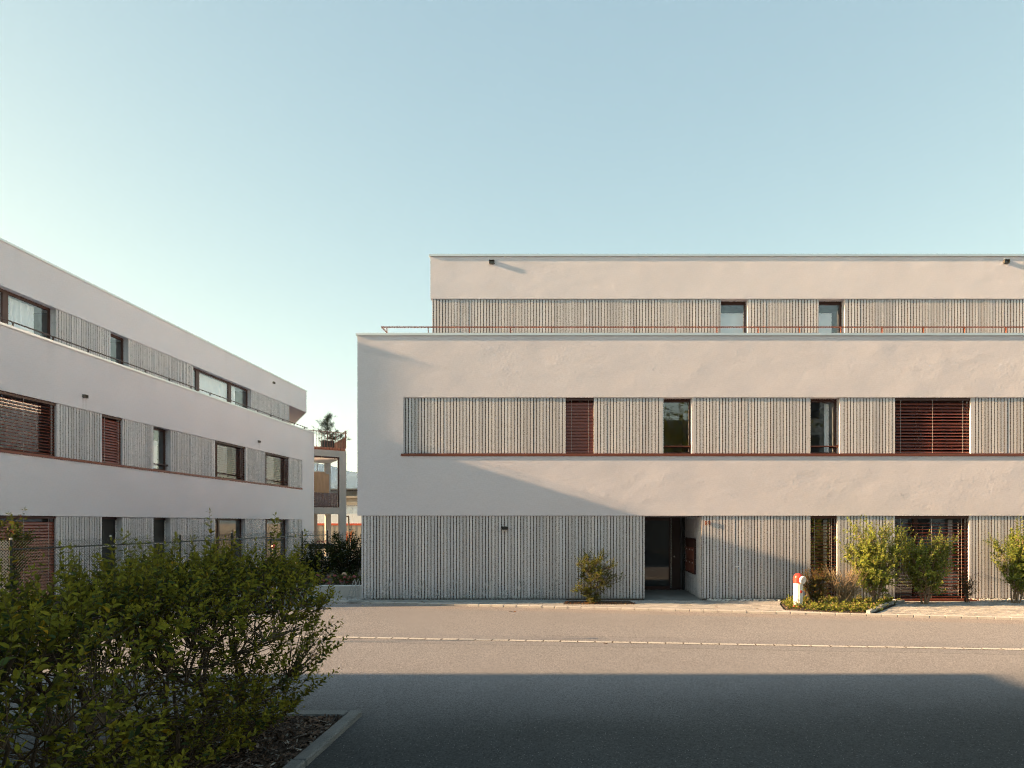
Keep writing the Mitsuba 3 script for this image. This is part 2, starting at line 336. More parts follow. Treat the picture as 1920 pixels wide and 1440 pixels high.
        for c in cords:
            uc = u0 + 0.028 + L * c
            part(k, 'blind_cord', MB().box(uc - 0.003, uc + 0.003, bl_w - 0.047, bl_w - 0.043, z0 + 0.02, z1 - 0.05), 'mat_cord', T=T)
    return k

def caps(B, T, u0, u1, z, seg, off, dw=0.45, name='parapet_cap'):
    """folded metal coping in lengths, with raised joints"""
    e = [u0] + [u for u in np.arange(math.floor(u0), u1, seg) + off if u0 + 0.3 < u < u1 - 0.3] + [u1]
    for a, b in zip(e[:-1], e[1:]):
        m = MB().box(a + (0.0015 if a > u0 else 0), b - 0.0015, -0.029, dw, z - 0.058, z)
        if b < u1: m.box(b - 0.03, b + 0.03, -0.032, dw, z - 0.06, z + 0.004)
        part(B.key, name, m, 'mat_cap', T=T)

def spout(B, T, u, z, s=1.0):
    m = MB(); w, h, l = 0.075 * s, 0.05 * s, 0.058
    m.box(u - w, u + w, -l, 0.1, z - h, z - h + 0.008); m.box(u - w, u + w, -l, 0.1, z + h - 0.008, z + h)
    m.box(u - w, u - w + 0.008, -l, 0.1, z - h + 0.008, z + h - 0.008); m.box(u + w - 0.008, u + w, -l, 0.1, z - h + 0.008, z + h - 0.008)
    m.box(u - w + 0.008, u + w - 0.008, -0.02, 0.0, z - h + 0.008, z + h - 0.008)
    part(B.key, 'overflow_spout', m, 'mat_spout', T=T)
prin('mat_spout', (0.10, 0.095, 0.085), 0.5, metallic=0.5)

def railing(B, T, u0, u1, w, z0, z1, step, first, mat, wret=None):
    k = numbered(B.key + '__railing')
    r = MB().box(u0, u1, w - 0.02, w + 0.02, z1 - 0.022, z1)
    part(k, 'handrail', r, mat, T=T)
    if wret is not None:      # handrails returning along the short sides
        part(k, 'handrail', MB().box(*wret), mat, T=T)
    pd = mikit.ply(MB().box(-0.006, 0.006, w - 0.022, w + 0.022, z0, z1 - 0.022).mesh(), mat)
    for u in np.arange(first, u1, step): copy(k, 'post', pd, T @ TT().translate([u, 0, 0]))

MX = lambda px: (px - CX) / 75.0
# ------------------------------------------------------------------ the main block
bm = thing('apartment_building', 'three-storey apartment block of beige stucco and grey boards, facing the road head-on', 'apartment building')
A = Block(bm, 'mat_wood_x'); T1 = T_main(D); D2 = D * 1.088; T2 = T_main(D2); s2 = FPX / D2
MX2 = lambda px: (px - CX) / s2
XL, XR = MX(670), 21.0
wm = wall_mesh((XL, Z_G, XR, Z_P - 0.058), [(MX(756), Z_S - 0.068, XR + 1, Z_2)], 0.0, 0.32)
wm.box(XL, XL + 0.3, 0.321, 13, 0.0, Z_P - 0.06)
wm.box(XL + 0.301, XR, 0.33, 2.7, Z_G - 0.01, Z_G + 0.3)          # soffit slab over the ground floor
part(bm, 'wall', wm, 'mat_stucco', T=T1)
wu = wall_mesh((MX2(807), Z_3, XR, Z_R - 0.06), [], 0.0, 0.3); wu.box(MX2(807), MX2(807) + 0.3, 0.301, 11, 5.9, Z_R - 0.06)
part(bm, 'wall', wu, 'mat_stucco', T=T2)
part(bm, 'terrace', MB().box(XL + 0.3, XR, 0.33, 13, 5.75, 5.95), 'mat_concrete', T=T1)
part(bm, 'roof', MB().box(MX2(807) + 0.3, XR, 0.301, 11, Z_R - 0.3, Z_R - 0.1), 'mat_concrete', T=T2)
caps(A, T1, XL - 0.03, XR, Z_P, 2.96, MX(872) - math.floor(XL - 0.03) - 2 * 2.96 + 0.0)
caps(A, T2, MX2(807) - 0.03, XR, Z_R, 2.71, 0.35)
# sill along the first-floor strip
edges = [MX(752), MX(930), MX(1130), MX(1313), MX(1511), MX(1590), MX(1672), MX(1838), XR]
for a, b in zip(edges[:-1], edges[1:]):
    part(bm, 'sill', MB().box(a + 0.001, b - 0.001, -0.027, 0.2, Z_S - 0.066, Z_S - 0.008), 'mat_sill', T=T1)
Z0 = 0.07
part(bm, 'plinth', MB().box(XL + 0.31, MX(1209) - 0.03, 0.075, 0.3, -0.05, Z0).box(MX(1316) + 0.03, XR, 0.075, 0.3, -0.05, Z0), 'mat_batten', T=T1)
for a, b in ((677, 1209), (1316, 1519), (1572, 1678), (1820, 1930)): cladding(A, T1, MX(a), MX(b), Z0, Z_G)
for a, b in ((756, 1059), (1115, 1243), (1299, 1519), (1577, 1678), (1823, 1930)): cladding(A, T1, MX(a), MX(b), Z_S, Z_2)
for a, b in ((810, 1351), (1404, 1535), (1586, 1930)): cladding(A, T2, MX2(a), MX2(b), 5.95, Z_3, px=lambda u: 30.0)
for T, z0, z1, a in ((T1, Z0, Z_G, MX(1930)), (T1, Z_S, Z_2, MX(1930)), (T2, 5.95, Z_3, MX2(1930))): cladding(A, T, a, XR, z0, z1, px=lambda u: 5.0)
finish_boards(A)
window(A, T1, MX(1059), MX(1115), Z_S, Z_2, blind=78, cords=(0.19, 0.83))
window(A, T1, MX(1243), MX(1299), Z_S, Z_2, guard=True)
window(A, T1, MX(1519), MX(1577), Z_S, Z_2, guard=True, curtain=[(MX(1557), MX(1566), Z_2 - .1, Z_S)])
window(A, T1, MX(1678), MX(1823), Z_S, Z_2, blind=48, cords=(0.08, 0.5, 0.91), mull=[(MX(1726), MX(1731))])
window(A, T1, MX(1519), MX(1572), Z0, Z_G, blind=11, cords=(0.17, 0.83), curtain=[(MX(1556), MX(1561), Z_G - .1, Z0)])
window(A, T1, MX(1678), MX(1820), Z0, Z_G, blind=11, cords=(0.08, 0.5, 0.91), mull=[(MX(1722), MX(1730))], curtain=[(MX(1795), MX(1802), Z_G - .1, Z0)])
window(A, T2, MX2(1351), MX2(1404), 5.95, Z_3, curtain=[(MX2(1351), MX2(1400), Z_3 - .28, 5.95)], pleat=True)
window(A, T2, MX2(1535), MX2(1586), 5.95, Z_3, curtain=[(MX2(1535), MX2(1569), Z_3 - .28, 5.95)], pleat=True)
part(bm, 'sill', MB().box(MX(1678), MX(1836), -0.06, 0.2, 0.002, Z0 - 0.006), 'mat_sill', T=T1)
railing(A, T1, MX(707), XR, 0.3, Z_P - 0.25, 1.96 + (CY - 612.5) / 73.4, 1.054, (725.6 - CX) / 73.4, 'mat_rail', wret=(MX(707), MX(707) + 0.03, 0.325, 3.6, 6.955, 6.977))
spout(A, T2, MX2(922.5), 1.96 + (CY - 492) / s2, 0.95); spout(A, T2, MX2(1886), 1.96 + (CY - 491) / s2, 0.95)
# the recessed entrance
ux0, ux1, RD = MX(1209), MX(1316), 2.1
SB = FPX / (D + RD); BX = lambda px: (px - CX) / SB
def jamb(u0, u1, z0, z1, inward):
    m = MB()
    for w in np.arange(0.06, RD - 0.02, 0.122):
        m.box(u0, u1, w + 0.002, min(w + 0.12, RD - 0.01), z0, z1)
    return m
part(bm, 'jamb', jamb(ux0 - 0.05, ux0 - 0.022, 0.05, Z_G - 0.031, 1), 'mat_wood_y', T=T1)
part(bm, 'jamb', jamb(ux1 + 0.003, ux1 + 0.03, 0.05, Z_G - 0.031, -1), 'mat_wood_y', T=T1)
rw = MB().box(ux0 - 0.1, ux1 + 0.1, RD + 0.09, RD + 0.2, 0, Z_G); rw.box(BX(1276), ux1 + 0.0, RD, RD + 0.088, 0.0, Z_G - 0.012)
part(bm, 'entrance_wall', rw, 'mat_dark_wall', T=T1)
part(bm, 'entrance_soffit', MB().box(ux0 - 0.02, ux1, 0.35, RD + 0.08, Z_G - 0.03, Z_G - 0.0115), 'mat_dark_wall', T=T1)
part(bm, 'entrance_floor', MB().box(ux0 - 0.02, ux1, -0.02, RD + 0.08, -0.05, 0.045), 'mat_floor', T=T1)
dk = numbered(bm + '__entrance_door')
b0, b1 = BX(1205), BX(1254)
fr = MB().box(b0, BX(1275), RD - 0.03, RD + 0.05, Z_G - 0.11, Z_G - 0.013); fr.box(b0, b1, RD - 0.03, RD + 0.05, 0.046, 0.15)
fr.box(b1, b1 + 0.05, RD - 0.03, RD + 0.05, 0.046, Z_G - 0.11)
part(dk, 'frame', fr, 'mat_frame', T=T1)
part(dk, 'pane', MB().add([[b0, RD, 0.15], [b1, RD, 0.15], [b1, RD, Z_G - 0.11], [b0, RD, Z_G - 0.11]], [[0, 1, 2], [0, 2, 3]]), 'mat_glass_coated', T=T1)
part(dk, 'handle', MB().tube([[BX(1257), RD - 0.1, 0.10], [BX(1257), RD - 0.1, Z_G - 0.05]], 0.016, 10), 'mat_steel', smooth=40, T=T1)
part(dk, 'side_panel', MB().box(b1 + 0.052, BX(1275), RD - 0.02, RD + 0.05, 0.046, Z_G - 0.112), 'mat_dark_panel', T=T1)
part(dk, 'lock', MB().tube([[BX(1264), RD - 0.035, 1.0], [BX(1264), RD - 0.021, 1.0]], 0.022, 10), 'mat_steel', T=T1)
part(bm, 'downpipe', MB().tube([[BX(1280), RD - 0.06, 0.046], [BX(1280), RD - 0.06, Z_G - 0.013]], 0.03, 10), 'mat_black', smooth=40, T=T1)
# letterboxes on the right jamb
lk = thing('letterbox_unit', 'dark red bank of six letterboxes on the right wall of the entrance recess', 'letterbox')
w0, w1 = 0.66, 1.78; z0, z1 = 0.62, 1.56
part(lk, 'casing', MB().box(ux1 - 0.045, ux1 + 0.001, w0, w1, z0, z1), 'mat_dark_panel', T=T1)
for i in range(3):
    for j in range(2):
        a = w0 + 0.02 + i * 0.362
        zb = z0 + 0.03 + j * 0.34
        kk = part(lk, 'door', MB().box(ux1 - 0.055, ux1 - 0.0455, a, a + 0.35, zb, zb + 0.325), 'mat_sill', T=T1)
        part(kk, 'lock', MB().tube([[ux1 - 0.062, a + 0.175, zb + 0.26], [ux1 - 0.054, a + 0.175, zb + 0.26]], 0.018, 8), 'mat_white_paint', T=T1)
part(lk, 'intercom', MB().box(ux1 - 0.055, ux1 - 0.0455, w0 + 0.02, w1 - 0.02, z0 + 0.72, z1 - 0.02), 'mat_frame', T=T1)
# house number
hk = thing('house_number_plate', 'small brown house number plate right of the entrance', 'house number')
hx, hz = MX(1327.2), 1.96 + (CY - 980.5) / 75
part(hk, 'plate', MB().cbox(hx - 0.065, hx + 0.065, 0.0, 0.014, hz - 0.05, hz + 0.05, 0.003), 'mat_sill', T=T1)
tm = meshkit.text_mesh('1', 0.075, 0.003, bold=True); tm.apply_transform(trimesh.transformations.rotation_matrix(math.pi / 2, [1, 0, 0])); tm.apply_translation([hx + 0.0 - tm.bounds[:, 0].mean(), -0.0005, hz - 0.0375])
part(hk, 'digit', tm, 'mat_white_paint', T=T1)
for s in (-1, 1): scene_key = part(hk, 'bracket', MB().box(hx + s * 0.03 - 0.005, hx + s * 0.03 + 0.005, 0.0145, 0.034, hz - 0.03, hz + 0.03), 'mat_black', T=T1)
# wall lamp and tap
lk = thing('wall_lamp', 'small dark box lamp on the shaded ground-floor boards', 'wall lamp')
lx, lz = MX(946.5), 1.96 + (CY - 990.5) / 75
part(lk, 'housing', MB().cbox(lx - 0.07, lx + 0.07, -0.09, 0.0, lz - 0.035, lz + 0.045, 0.006), 'mat_black', T=T1)
part(lk, 'back_plate', MB().box(lx - 0.035, lx + 0.035, 0.001, 0.03, lz - 0.07, lz + 0.03), 'mat_galv', T=T1)
tk = thing('water_tap', 'small pale garden tap on the boards right of the entrance', 'tap')
tx, tz = MX(1381), 1.96 + (CY - 1065) / 75
part(tk, 'spout', MB().tube([[tx, 0.03, tz], [tx, -0.08, tz], [tx + 0.005, -0.11, tz - 0.03], [tx + 0.005, -0.11, tz - 0.06]], 0.014, 8), 'mat_galv', smooth=40, T=T1)
part(tk, 'handle', MB().tube([[tx - 0.045, -0.06, tz + 0.045], [tx + 0.045, -0.06, tz + 0.045]], 0.010, 8).tube([[tx, -0.06, tz], [tx, -0.06, tz + 0.045]], 0.008, 6), 'mat_white_paint', T=T1)

# ------------------------------------------------------------------ the left block (faces +x, in shade)
XW = -13.5; XW2 = -14.66
LY = lambda px: FPX * -XW / (CX - px); LY3 = lambda px: FPX * -XW2 / (CX - px)
bl = thing('apartment_building', 'shaded apartment block receding on the left, with long balcony strip windows', 'apartment building')
L = Block(bl, 'mat_wood_y'); T3 = T_left(XW); T4 = T_left(XW2)
YE, YF, YP = 12.3, 28.72, LY(566.7)
U0 = 12.5
lw = wall_mesh((YE, -0.05, YF, Z_P - 0.058), [(U0, Z_S - 0.068, YP, Z_2), (U0, -1, YP, Z_G)], 0.0, 0.32)
lw.box(YE, YE + 0.3, 0.321, 12, -0.05, Z_P - 0.06); lw.box(YF - 0.3, YF, 0.321, 12, -0.05, Z_P - 0.06)
part(bl, 'wall', lw, 'mat_stucco', T=T3)
YU, YB = 13.05, LY3(543)
m = MB().poly([(YU, 0), (30.3, 0), (33.7, 2.35), (33.7, 12), (YU, 12)], Z_3, Z_R - 0.06)
part(bl, 'wall', m, 'mat_stucco', T=T4)
part(bl, 'wall', MB().box(YU, YU + 0.3, 0.2, 12, 5.9, Z_3 - 0.001).box(YB + 0.02, 30.6, 1.5, 3.5, 5.9, Z_3 - 0.001), 'mat_stucco', T=T4)
part(bl, 'terrace', MB().box(YE + 0.3, YF - 0.3, 0.33, 12, 5.75, 5.95).box(YF - 0.3, 33, 1.4, 12, 5.75, 5.95), 'mat_concrete', T=T3)
caps(L, T3, YE - 0.03, YF + 0.03, Z_P, 2.96, 1.2); caps(L, T4, YU - 0.03, 30.33, Z_R, 2.96, 1.0)
for a, b in zip([U0, 14.9, 17.9, 20.9, 23.9], [14.9, 17.9, 20.9, 23.9, YP]):
    part(bl, 'sill', MB().box(a + 0.001, b - 0.001, -0.027, 0.2, Z_S - 0.066, Z_S - 0.008), 'mat_sill', T=T3)
pxl = lambda u: FPX / u * (XW / -u if False else 13.5 / u) 
for a, b in ((109, 192), (232, 288.5), (322, 404), (462, 498), (543, 566.7)): cladding(L, T3, LY(a), LY(b), Z_S, Z_2, px=lambda u: 14000 / u ** 2)
for a, b in ((108, 208), (243, 363), (472.5, 543)): cladding(L, T4, LY3(a), LY3(b), 5.95, Z_3, px=lambda u: 14000 / u ** 2 * 0.6)
for a, b in ((109, 192), (232, 288.5), (322, 404), (462, 498), (543, 566.7)): cladding(L, T3, LY(a), LY(b), 0.07, Z_G, px=lambda u: 14000 / u ** 2 * 0.55)
finish_boards(L)
W = lambda a, b, z0, z1, T=T3, f=LY, **k: window(L, T, f(a) if a is not None else U0 + 0.03, f(b), z0, z1, rail_mat='mat_dark_rail', **k)
W(None, 109, Z_S, Z_2, blind=26, cords=(0.1, 0.55, 0.95), mull=[(12.98, 13.06)], curtain=[(13.1, 14.25, Z_2 - .12, Z_S)])
W(192, 232, Z_S, Z_2, blind=60)
W(288.5, 322, Z_S, Z_2, guard=True, curtain=[(LY(288), LY(312), Z_2 - .42, Z_S)], pleat=True)
W(404, 462, Z_S, Z_2, blind=14, mull=[(LY(413), LY(417))], guard=True, curtain=[(LY(404), LY(440), Z_2 - .1, Z_S)])
W(498, 543, Z_S, Z_2, blind=14, mull=[(LY(505), LY(508))], guard=True, curtain=[(LY(498), LY(525), Z_2 - .1, Z_S)])
window(L, T4, 13.35, LY3(108), 5.95, Z_3, mull=[(14.33, 14.47)], curtain=[(13.4, 14.3, Z_3 - .1, 5.95), (14.5, 15.3, Z_3 - .1, 5.95)])
W(208, 243, 5.95, Z_3, T4, LY3, curtain=[(LY3(208), LY3(218), Z_3 - .1, 5.95)])
W(363, 472.5, 5.95, Z_3, T4, LY3, mull=[(LY3(377), LY3(383)), (LY3(437), LY3(442))], curtain=[(LY3(363), LY3(440), Z_3 - .1, 5.95), (LY3(442), LY3(455), Z_3 - .1, 5.95)])
W(None, 109, 0.07, Z_G, blind=62, cords=(0.1, 0.55, 0.9))
W(192, 232, 0.07, Z_G, door=True, midbar=1.28, glass='mat_screen')
W(288.5, 322, 0.07, Z_G, door=True, midbar=1.28, glass='mat_screen')
W(404, 462, 0.07, Z_G, door=True, mull=[(LY(418), LY(421))])
W(498, 543, 0.07, Z_G, door=True, mull=[(LY(506), LY(509))])
railing(L, T3, YE + 0.3, YF - 0.05, 0.3, Z_P - 0.25, 6.93, 1.054, 13.55, 'mat_dark_rail', wret=(YF - 0.08, YF - 0.05, 0.325, 3.0, 6.908, 6.93))
spout(L, T3, 15.2, 5.47, 0.85); spout(L, T3, 23.65, 5.47, 0.85); spout(L, T4, 26.95, 8.85, 0.9)

prin('mat_infill', (0.115, 0.042, 0.026), 0.6)
prin('mat_loggia', conc((0.36, 0.335, 0.32), (0.47, 0.44, 0.42)), 0.9)
# ------------------------------------------------------------------ oblique concrete loggia at the far end of the left block
AN = 34.8
T5 = TT().translate([-12.2, 29.65, 0]) @ TT().rotate([0, 0, 1], AN)
lg = thing('concrete_loggia', 'raw concrete balcony frame with brown deck and railing between the two blocks', 'balcony')
part(lg, 'frame', MB().box(-0.34, 0, 0, 0.34, 0, 5.5).box(-4.5, 0, 0, 0.3, 5.501, 5.84).box(-4.5, -0.341, 0.0, 0.3, 2.45, 2.8).box(-4.5, -0.01, 0.301, 4.2, 5.55, 5.8).box(-4.5, -0.02, 0.301, 4.2, 2.5, 2.75)
     .box(-1.35, -1.05, 2.2, 2.5, 0, 2.49).box(-0.3, -0.02, 3.9, 4.2, 2.76, 5.54).box(-0.3, 0, 3.9, 4.2, 0, 2.49).box(-4.5, -3.0, 0.4, 3.9, 2.76, 5.5), 'mat_loggia', T=T5)
jd = mikit.ply(MB().cbox(-0.05, 0.05, 0, 4.2, 5.842, 5.99, 0.008).mesh(), 'mat_brick_red')
for i in range(20): copy(lg, 'deck_beam', jd, T5 @ TT().translate([-0.08 - 0.137 * i, 0.02, 0]))
rk = numbered(lg + '__railing')
part(rk, 'handrail', MB().box(-3, 0, 0.02, 0.05, 6.8, 6.83).box(-0.05, -0.02, 0.051, 4.2, 6.86, 6.89).box(-0.06, 0.0, 0.0, 0.06, 5.991, 6.95), 'mat_rail', T=T5)
bd = mikit.ply(MB().box(-0.012, 0.012, 0.025, 0.045, 5.99, 6.799).mesh(), 'mat_rail')
for i in range(1, 22): copy(rk, 'baluster', bd, T5 @ TT().translate([-0.135 * i, 0, 0]))
sd = mikit.ply(MB().box(-0.045, -0.025, -0.055, 0.055, 5.99, 6.6).mesh(), 'mat_brick_red')
for i in range(25): copy(rk, 'screen_board', sd, T5 @ TT().translate([0, 0.2 + 0.16 * i, 0]))
gk = numbered(lg + '__window')
part(gk, 'frame', MB().box(-3, -0.341, 0.1, 0.16, 5.43, 5.5).box(-0.41, -0.341, 0.1, 0.16, 2.801, 5.429).box(-3, -0.411, 0.1, 0.16, 2.801, 2.86), 'mat_frame', T=T5)
part(gk, 'pane', MB().add([[-3, 0.13, 2.86], [-0.41, 0.13, 2.86], [-0.41, 0.13, 5.43], [-3, 0.13, 5.43]], [[0, 1, 2], [0, 2, 3]]), 'mat_glass', T=T5)
rb = MB()
for i in range(19): rb.box(-0.42 - 0.075 * i - 0.066, -0.42 - 0.075 * i, 0.2, 0.22, 2.86, 3.58)
part(gk, 'slat_infill', rb, 'mat_infill', T=T5, kind='stuff', label='dark brown slatted railing infill')
bk = MB()
for u in (-0.35, -0.75, -1.15, -1.55, -1.95, -2.35): bk.box(u - 0.02, u + 0.02, 3.95, 4.0, 2.76, 5.54)
bk.box(-3, -0.3, 3.951, 4.0, 4.6, 4.65)
part(gk, 'mullion', bk, 'mat_galv', T=T5)
wk = thing('wardrobe', 'honey brown wooden wardrobe with arched top behind the loggia glass', 'wardrobe')
from shapely.geometry import Polygon
arch = [(-1.69, 2.76), (-0.67, 2.76), (-0.67, 4.64)] + [(-1.18 + 0.40 * math.cos(t), 4.64 + 0.13 * math.sin(t)) for t in np.linspace(0.0, math.pi, 14)] + [(-1.69, 4.64)]
mm = trimesh.creation.extrude_polygon(Polygon(arch).buffer(0), 0.5, engine='earcut'); v = mm.vertices
part(wk, 'body', (np.stack([v[:, 0], 1.5 - v[:, 2], v[:, 1]], 1), mm.faces), 'mat_wardrobe', T=T5)
for i in range(2): part(wk, 'door', MB().cbox(-1.66 + 0.49 * i, -1.19 + 0.49 * i, 0.975, 0.999, 2.9, 4.55, 0.006), 'mat_wardrobe', T=T5)
pk = thing('plant_pot', 'black square plant pot on the loggia roof terrace', 'plant pot')
part(pk, 'pot', MB().cbox(-1.05, -0.45, 0.7, 1.3, 5.992, 6.45, 0.02), 'mat_black', T=T5)

# ------------------------------------------------------------------ foliage code
def unit(v): return v / np.maximum(np.linalg.norm(v, axis=-1, keepdims=True), 1e-9)

def leaves(P, A, N, S, wid, rng, droop=0.12, fold=0.16):
    """folded leaves: base points, axes, approximate normals, lengths"""
    A = unit(A); R = unit(np.cross(A, N)); N = np.cross(R, A); n = len(P); S = S[:, None]; w = S * wid
    v = np.stack([P, P + A * S * 0.30 + R * w * 0.42 + N * fold * w * .8, P + A * S * 0.30 - R * w * 0.42 + N * fold * w * .8, P + A * S * 0.66 + R * w * 0.40 + N * fold * w * .8 - N * S * droop * .3,
                  P + A * S * 0.66 - R * w * 0.40 + N * fold * w * .8 - N * S * droop * .3, P + A * S - N * S * droop, P + A * S * 0.34, P + A * S * 0.66 - N * S * droop * .35], 1)
    f = np.array([[0, 6, 1], [0, 2, 6], [6, 7, 1], [1, 7, 3], [6, 2, 7], [7, 2, 4], [7, 5, 3], [7, 4, 5]])
    return v.reshape(-1, 3), (f[None] + 8 * np.arange(n)[:, None, None]).reshape(-1, 3)

def shoots_to_leaves(B, Dv, Ln, rng, spacing=0.03, size=(0.03, 0.05), splay=0.9, skip=0.15, curve=0.2, whorl=2):
    """opposite leaf pairs along each shoot; returns leaf arrays and the shoots' polylines"""
    Pn, An, Nn, Sn, lines, Tn = [], [], [], [], [], []
    for b, d, l in zip(B, Dv, Ln):
        side = unit(np.cross(d, rng.normal(size=3))); up2 = np.cross(side, d)
        bend = unit(np.array([0, 0, 1.0]) + 0.5 * rng.normal(size=3)) * curve
        m = max(2, int(l / spacing)); t = (np.arange(m) + rng.uniform(0.3, 0.7)) / m
        pts = b + d * (t * l)[:, None] + bend * (l * t ** 2)[:, None]
        tan = unit(d + bend * 2 * t[:, None])
        sz = rng.uniform(*size) * (0.75 + 0.4 * np.sin(np.pi * np.clip(t * 0.85 + 0.1, 0, 1)))
        for k in range(whorl):
            ph = k * 2 * np.pi / whorl + (np.arange(m) % 2) * np.pi / 2 + rng.normal(0, 0.35, m) if whorl > 1 else np.arange(m) * 2.4 + rng.normal(0, .3, m)
            o = side * np.cos(ph)[:, None] + up2 * np.sin(ph)[:, None]
            keep = rng.random(m) > skip
            a = o * splay + tan * (1.25 - splay * 0.75) + rng.normal(0, 0.18, (m, 3))
            Pn.append(pts[keep]); An.append(a[keep]); Nn.append(unit(tan * 0.9 - o * 0.3 + rng.normal(0, 0.25, (m, 3)))[keep]); Sn.append((sz * rng.uniform(0.75, 1.2, m))[keep]); Tn.append(t[keep])
        e = b + d * l + bend * l
        lines.append(np.stack([b, b + d * l * 0.5 + bend * l * 0.25, e]))
        Pn.append(e[None]); An.append((d + bend * 2)[None]); Nn.append(side[None]); Sn.append(np.array([sz[-1] * 0.8])); Tn.append(np.ones(1))
    return np.vstack(Pn), np.vstack(An), np.vstack(Nn), np.concatenate(Sn), lines, np.concatenate(Tn)

def leaf_colors(n, rng, pal, weights, var=0.22):
    pal = np.array(pal, float); c = pal[rng.choice(len(pal), n, p=np.array(weights) / sum(weights))]
    c = c * rng.uniform(1 - var, 1 + var, (n, 1)) * rng.uniform(0.93, 1.07, (n, 3))
    return np.repeat(c, 8, 0)

def grow(key, stems, shootB, shootD, shootL, rng, pal, weights, mat='mat_leaf', bark='mat_bark', wid=0.5, twig_r=0.0022, link=True, min_z=0.12, stem_key='stem', big=0, tip=None, **kw):
    """stems: polylines with radii, one part each; thin branches link every shoot to its nearest stem point below; foliage is one mass"""
    nodes = np.vstack([s[0] for s in stems]); rad = np.concatenate([np.asarray(s[1], float) for s in stems])
    for p, r in stems: part(key, stem_key, MB().tube(p, r, 7), bark, smooth=50)
    P, A, N, S, lines, tt = shoots_to_leaves(shootB, shootD, shootL, rng, **kw)
    br = MB()
    for ln in lines: br.tube(ln, [twig_r, twig_r * 0.8, twig_r * 0.4], 3)
    if link:
        for b, d in zip(shootB, shootD):
            c = nodes[(nodes[:, 2] < b[2] - 0.03) & (nodes[:, 2] > min_z)]
            if not len(c): c = nodes
            q = np.linalg.norm((c - b) * [1, 1, 0.6], axis=1); s = c[q.argmin()]
            mid = s * 0.45 + b * 0.55 + np.array([0, 0, -0.06]) * np.linalg.norm(b - s) + rng.normal(0, 0.012, 3)
            br.tube([s, mid, b, b + d * 0.02], [twig_r * 2.4, twig_r * 1.7, twig_r * 1.1, twig_r], 4)
    part(key, 'branch', br, bark, kind='stuff')
    col = leaf_colors(len(P), rng, pal, weights)
    if tip is not None:
        w = np.repeat(np.clip((tt - 0.55) / 0.45, 0, 1), 8)[:, None] * 0.7; col = col * (1 - w) + w * np.array(tip) * rng.uniform(0.85, 1.15, (len(col), 1))
    v, f = leaves(P, A, N, S, wid, rng)
    if big:      # the leaves that show largest are parts of their own
        d = np.linalg.norm(P - [0, 0, EYE], axis=1) / S; inview = (CX + FPX * P[:, 0] / P[:, 1] > 0) & (CY - FPX * (P[:, 2] - EYE) / P[:, 1] < 1440)
        d[~inview] = 1e9; pick = np.argsort(d)[:big]; rest = np.ones(len(P), bool); rest[pick] = False
        V, C, F = v.reshape(-1, 8, 3), col.reshape(-1, 8, 3), f[:8]
        for i in pick: part(key, 'leaf', (V[i], F), mat, smooth=True, color=C[i])
        v = V[rest].reshape(-1, 3); col = C[rest].reshape(-1, 3); f = f[:8 * rest.sum()]
    part(key, 'foliage', (v, f), mat, smooth=True, color=col, kind='stuff')
    return P

def stem(base, top, rng, r0, r1, n=6, wob=0.04, bow=(0, 0, 0)):
    t = np.linspace(0, 1, n)[:, None]; p = np.asarray(base) * (1 - t) + np.asarray(top) * t + np.asarray(bow) * np.sin(np.pi * t)
    p[1:-1] += rng.normal(0, wob, (n - 2, 3)) * [1, 1, 0.3]
    return p, np.linspace(r0, r1, n)

# ------------------------------------------------------------------ foreground hedge
rng = np.random.default_rng(11)
hd = thing('hedge', 'dark green privet hedge with upright shoots filling the lower left foreground', 'hedge')
stems = []
for y in np.arange(1.75, 5.2, 0.27):
    for q in range(2):
        b = np.array([-3.0 + rng.normal(0, 0.12), y + rng.normal(0, 0.06), 0.0])
        tpt = b + [rng.normal(0, 0.28), rng.normal(0, 0.2) + 0.05 * (y > 4.6), rng.uniform(1.0, 1.4)]
        s = stem(b, tpt, rng, rng.uniform(0.012, 0.026), 0.006, 8, 0.025)
        stems.append(s)
        for _ in range(2):
            i = rng.integers(2, 6); p0 = s[0][i]; e = p0 + [rng.normal(0, 0.4), rng.normal(0, 0.28), rng.uniform(0.25, 0.6)]
            stems.append(stem(p0, e, rng, 0.008, 0.004, 5, 0.02))
Bs, Ds, Ls = [], [], []
def hedge_half(z, y):      # half width by height, and rounded far end
    return np.interp(z, [0.1, 0.35, 0.8, 1.3, 1.62, 1.85], [0.3, 0.55, 0.82, 0.80, 0.55, 0.12])
top = lambda y: np.interp(y, [1.5, 2.6, 3.6, 4.4, 5.0, 5.4], [1.34, 1.37, 1.46, 1.55, 1.55, 1.32])
n = 0
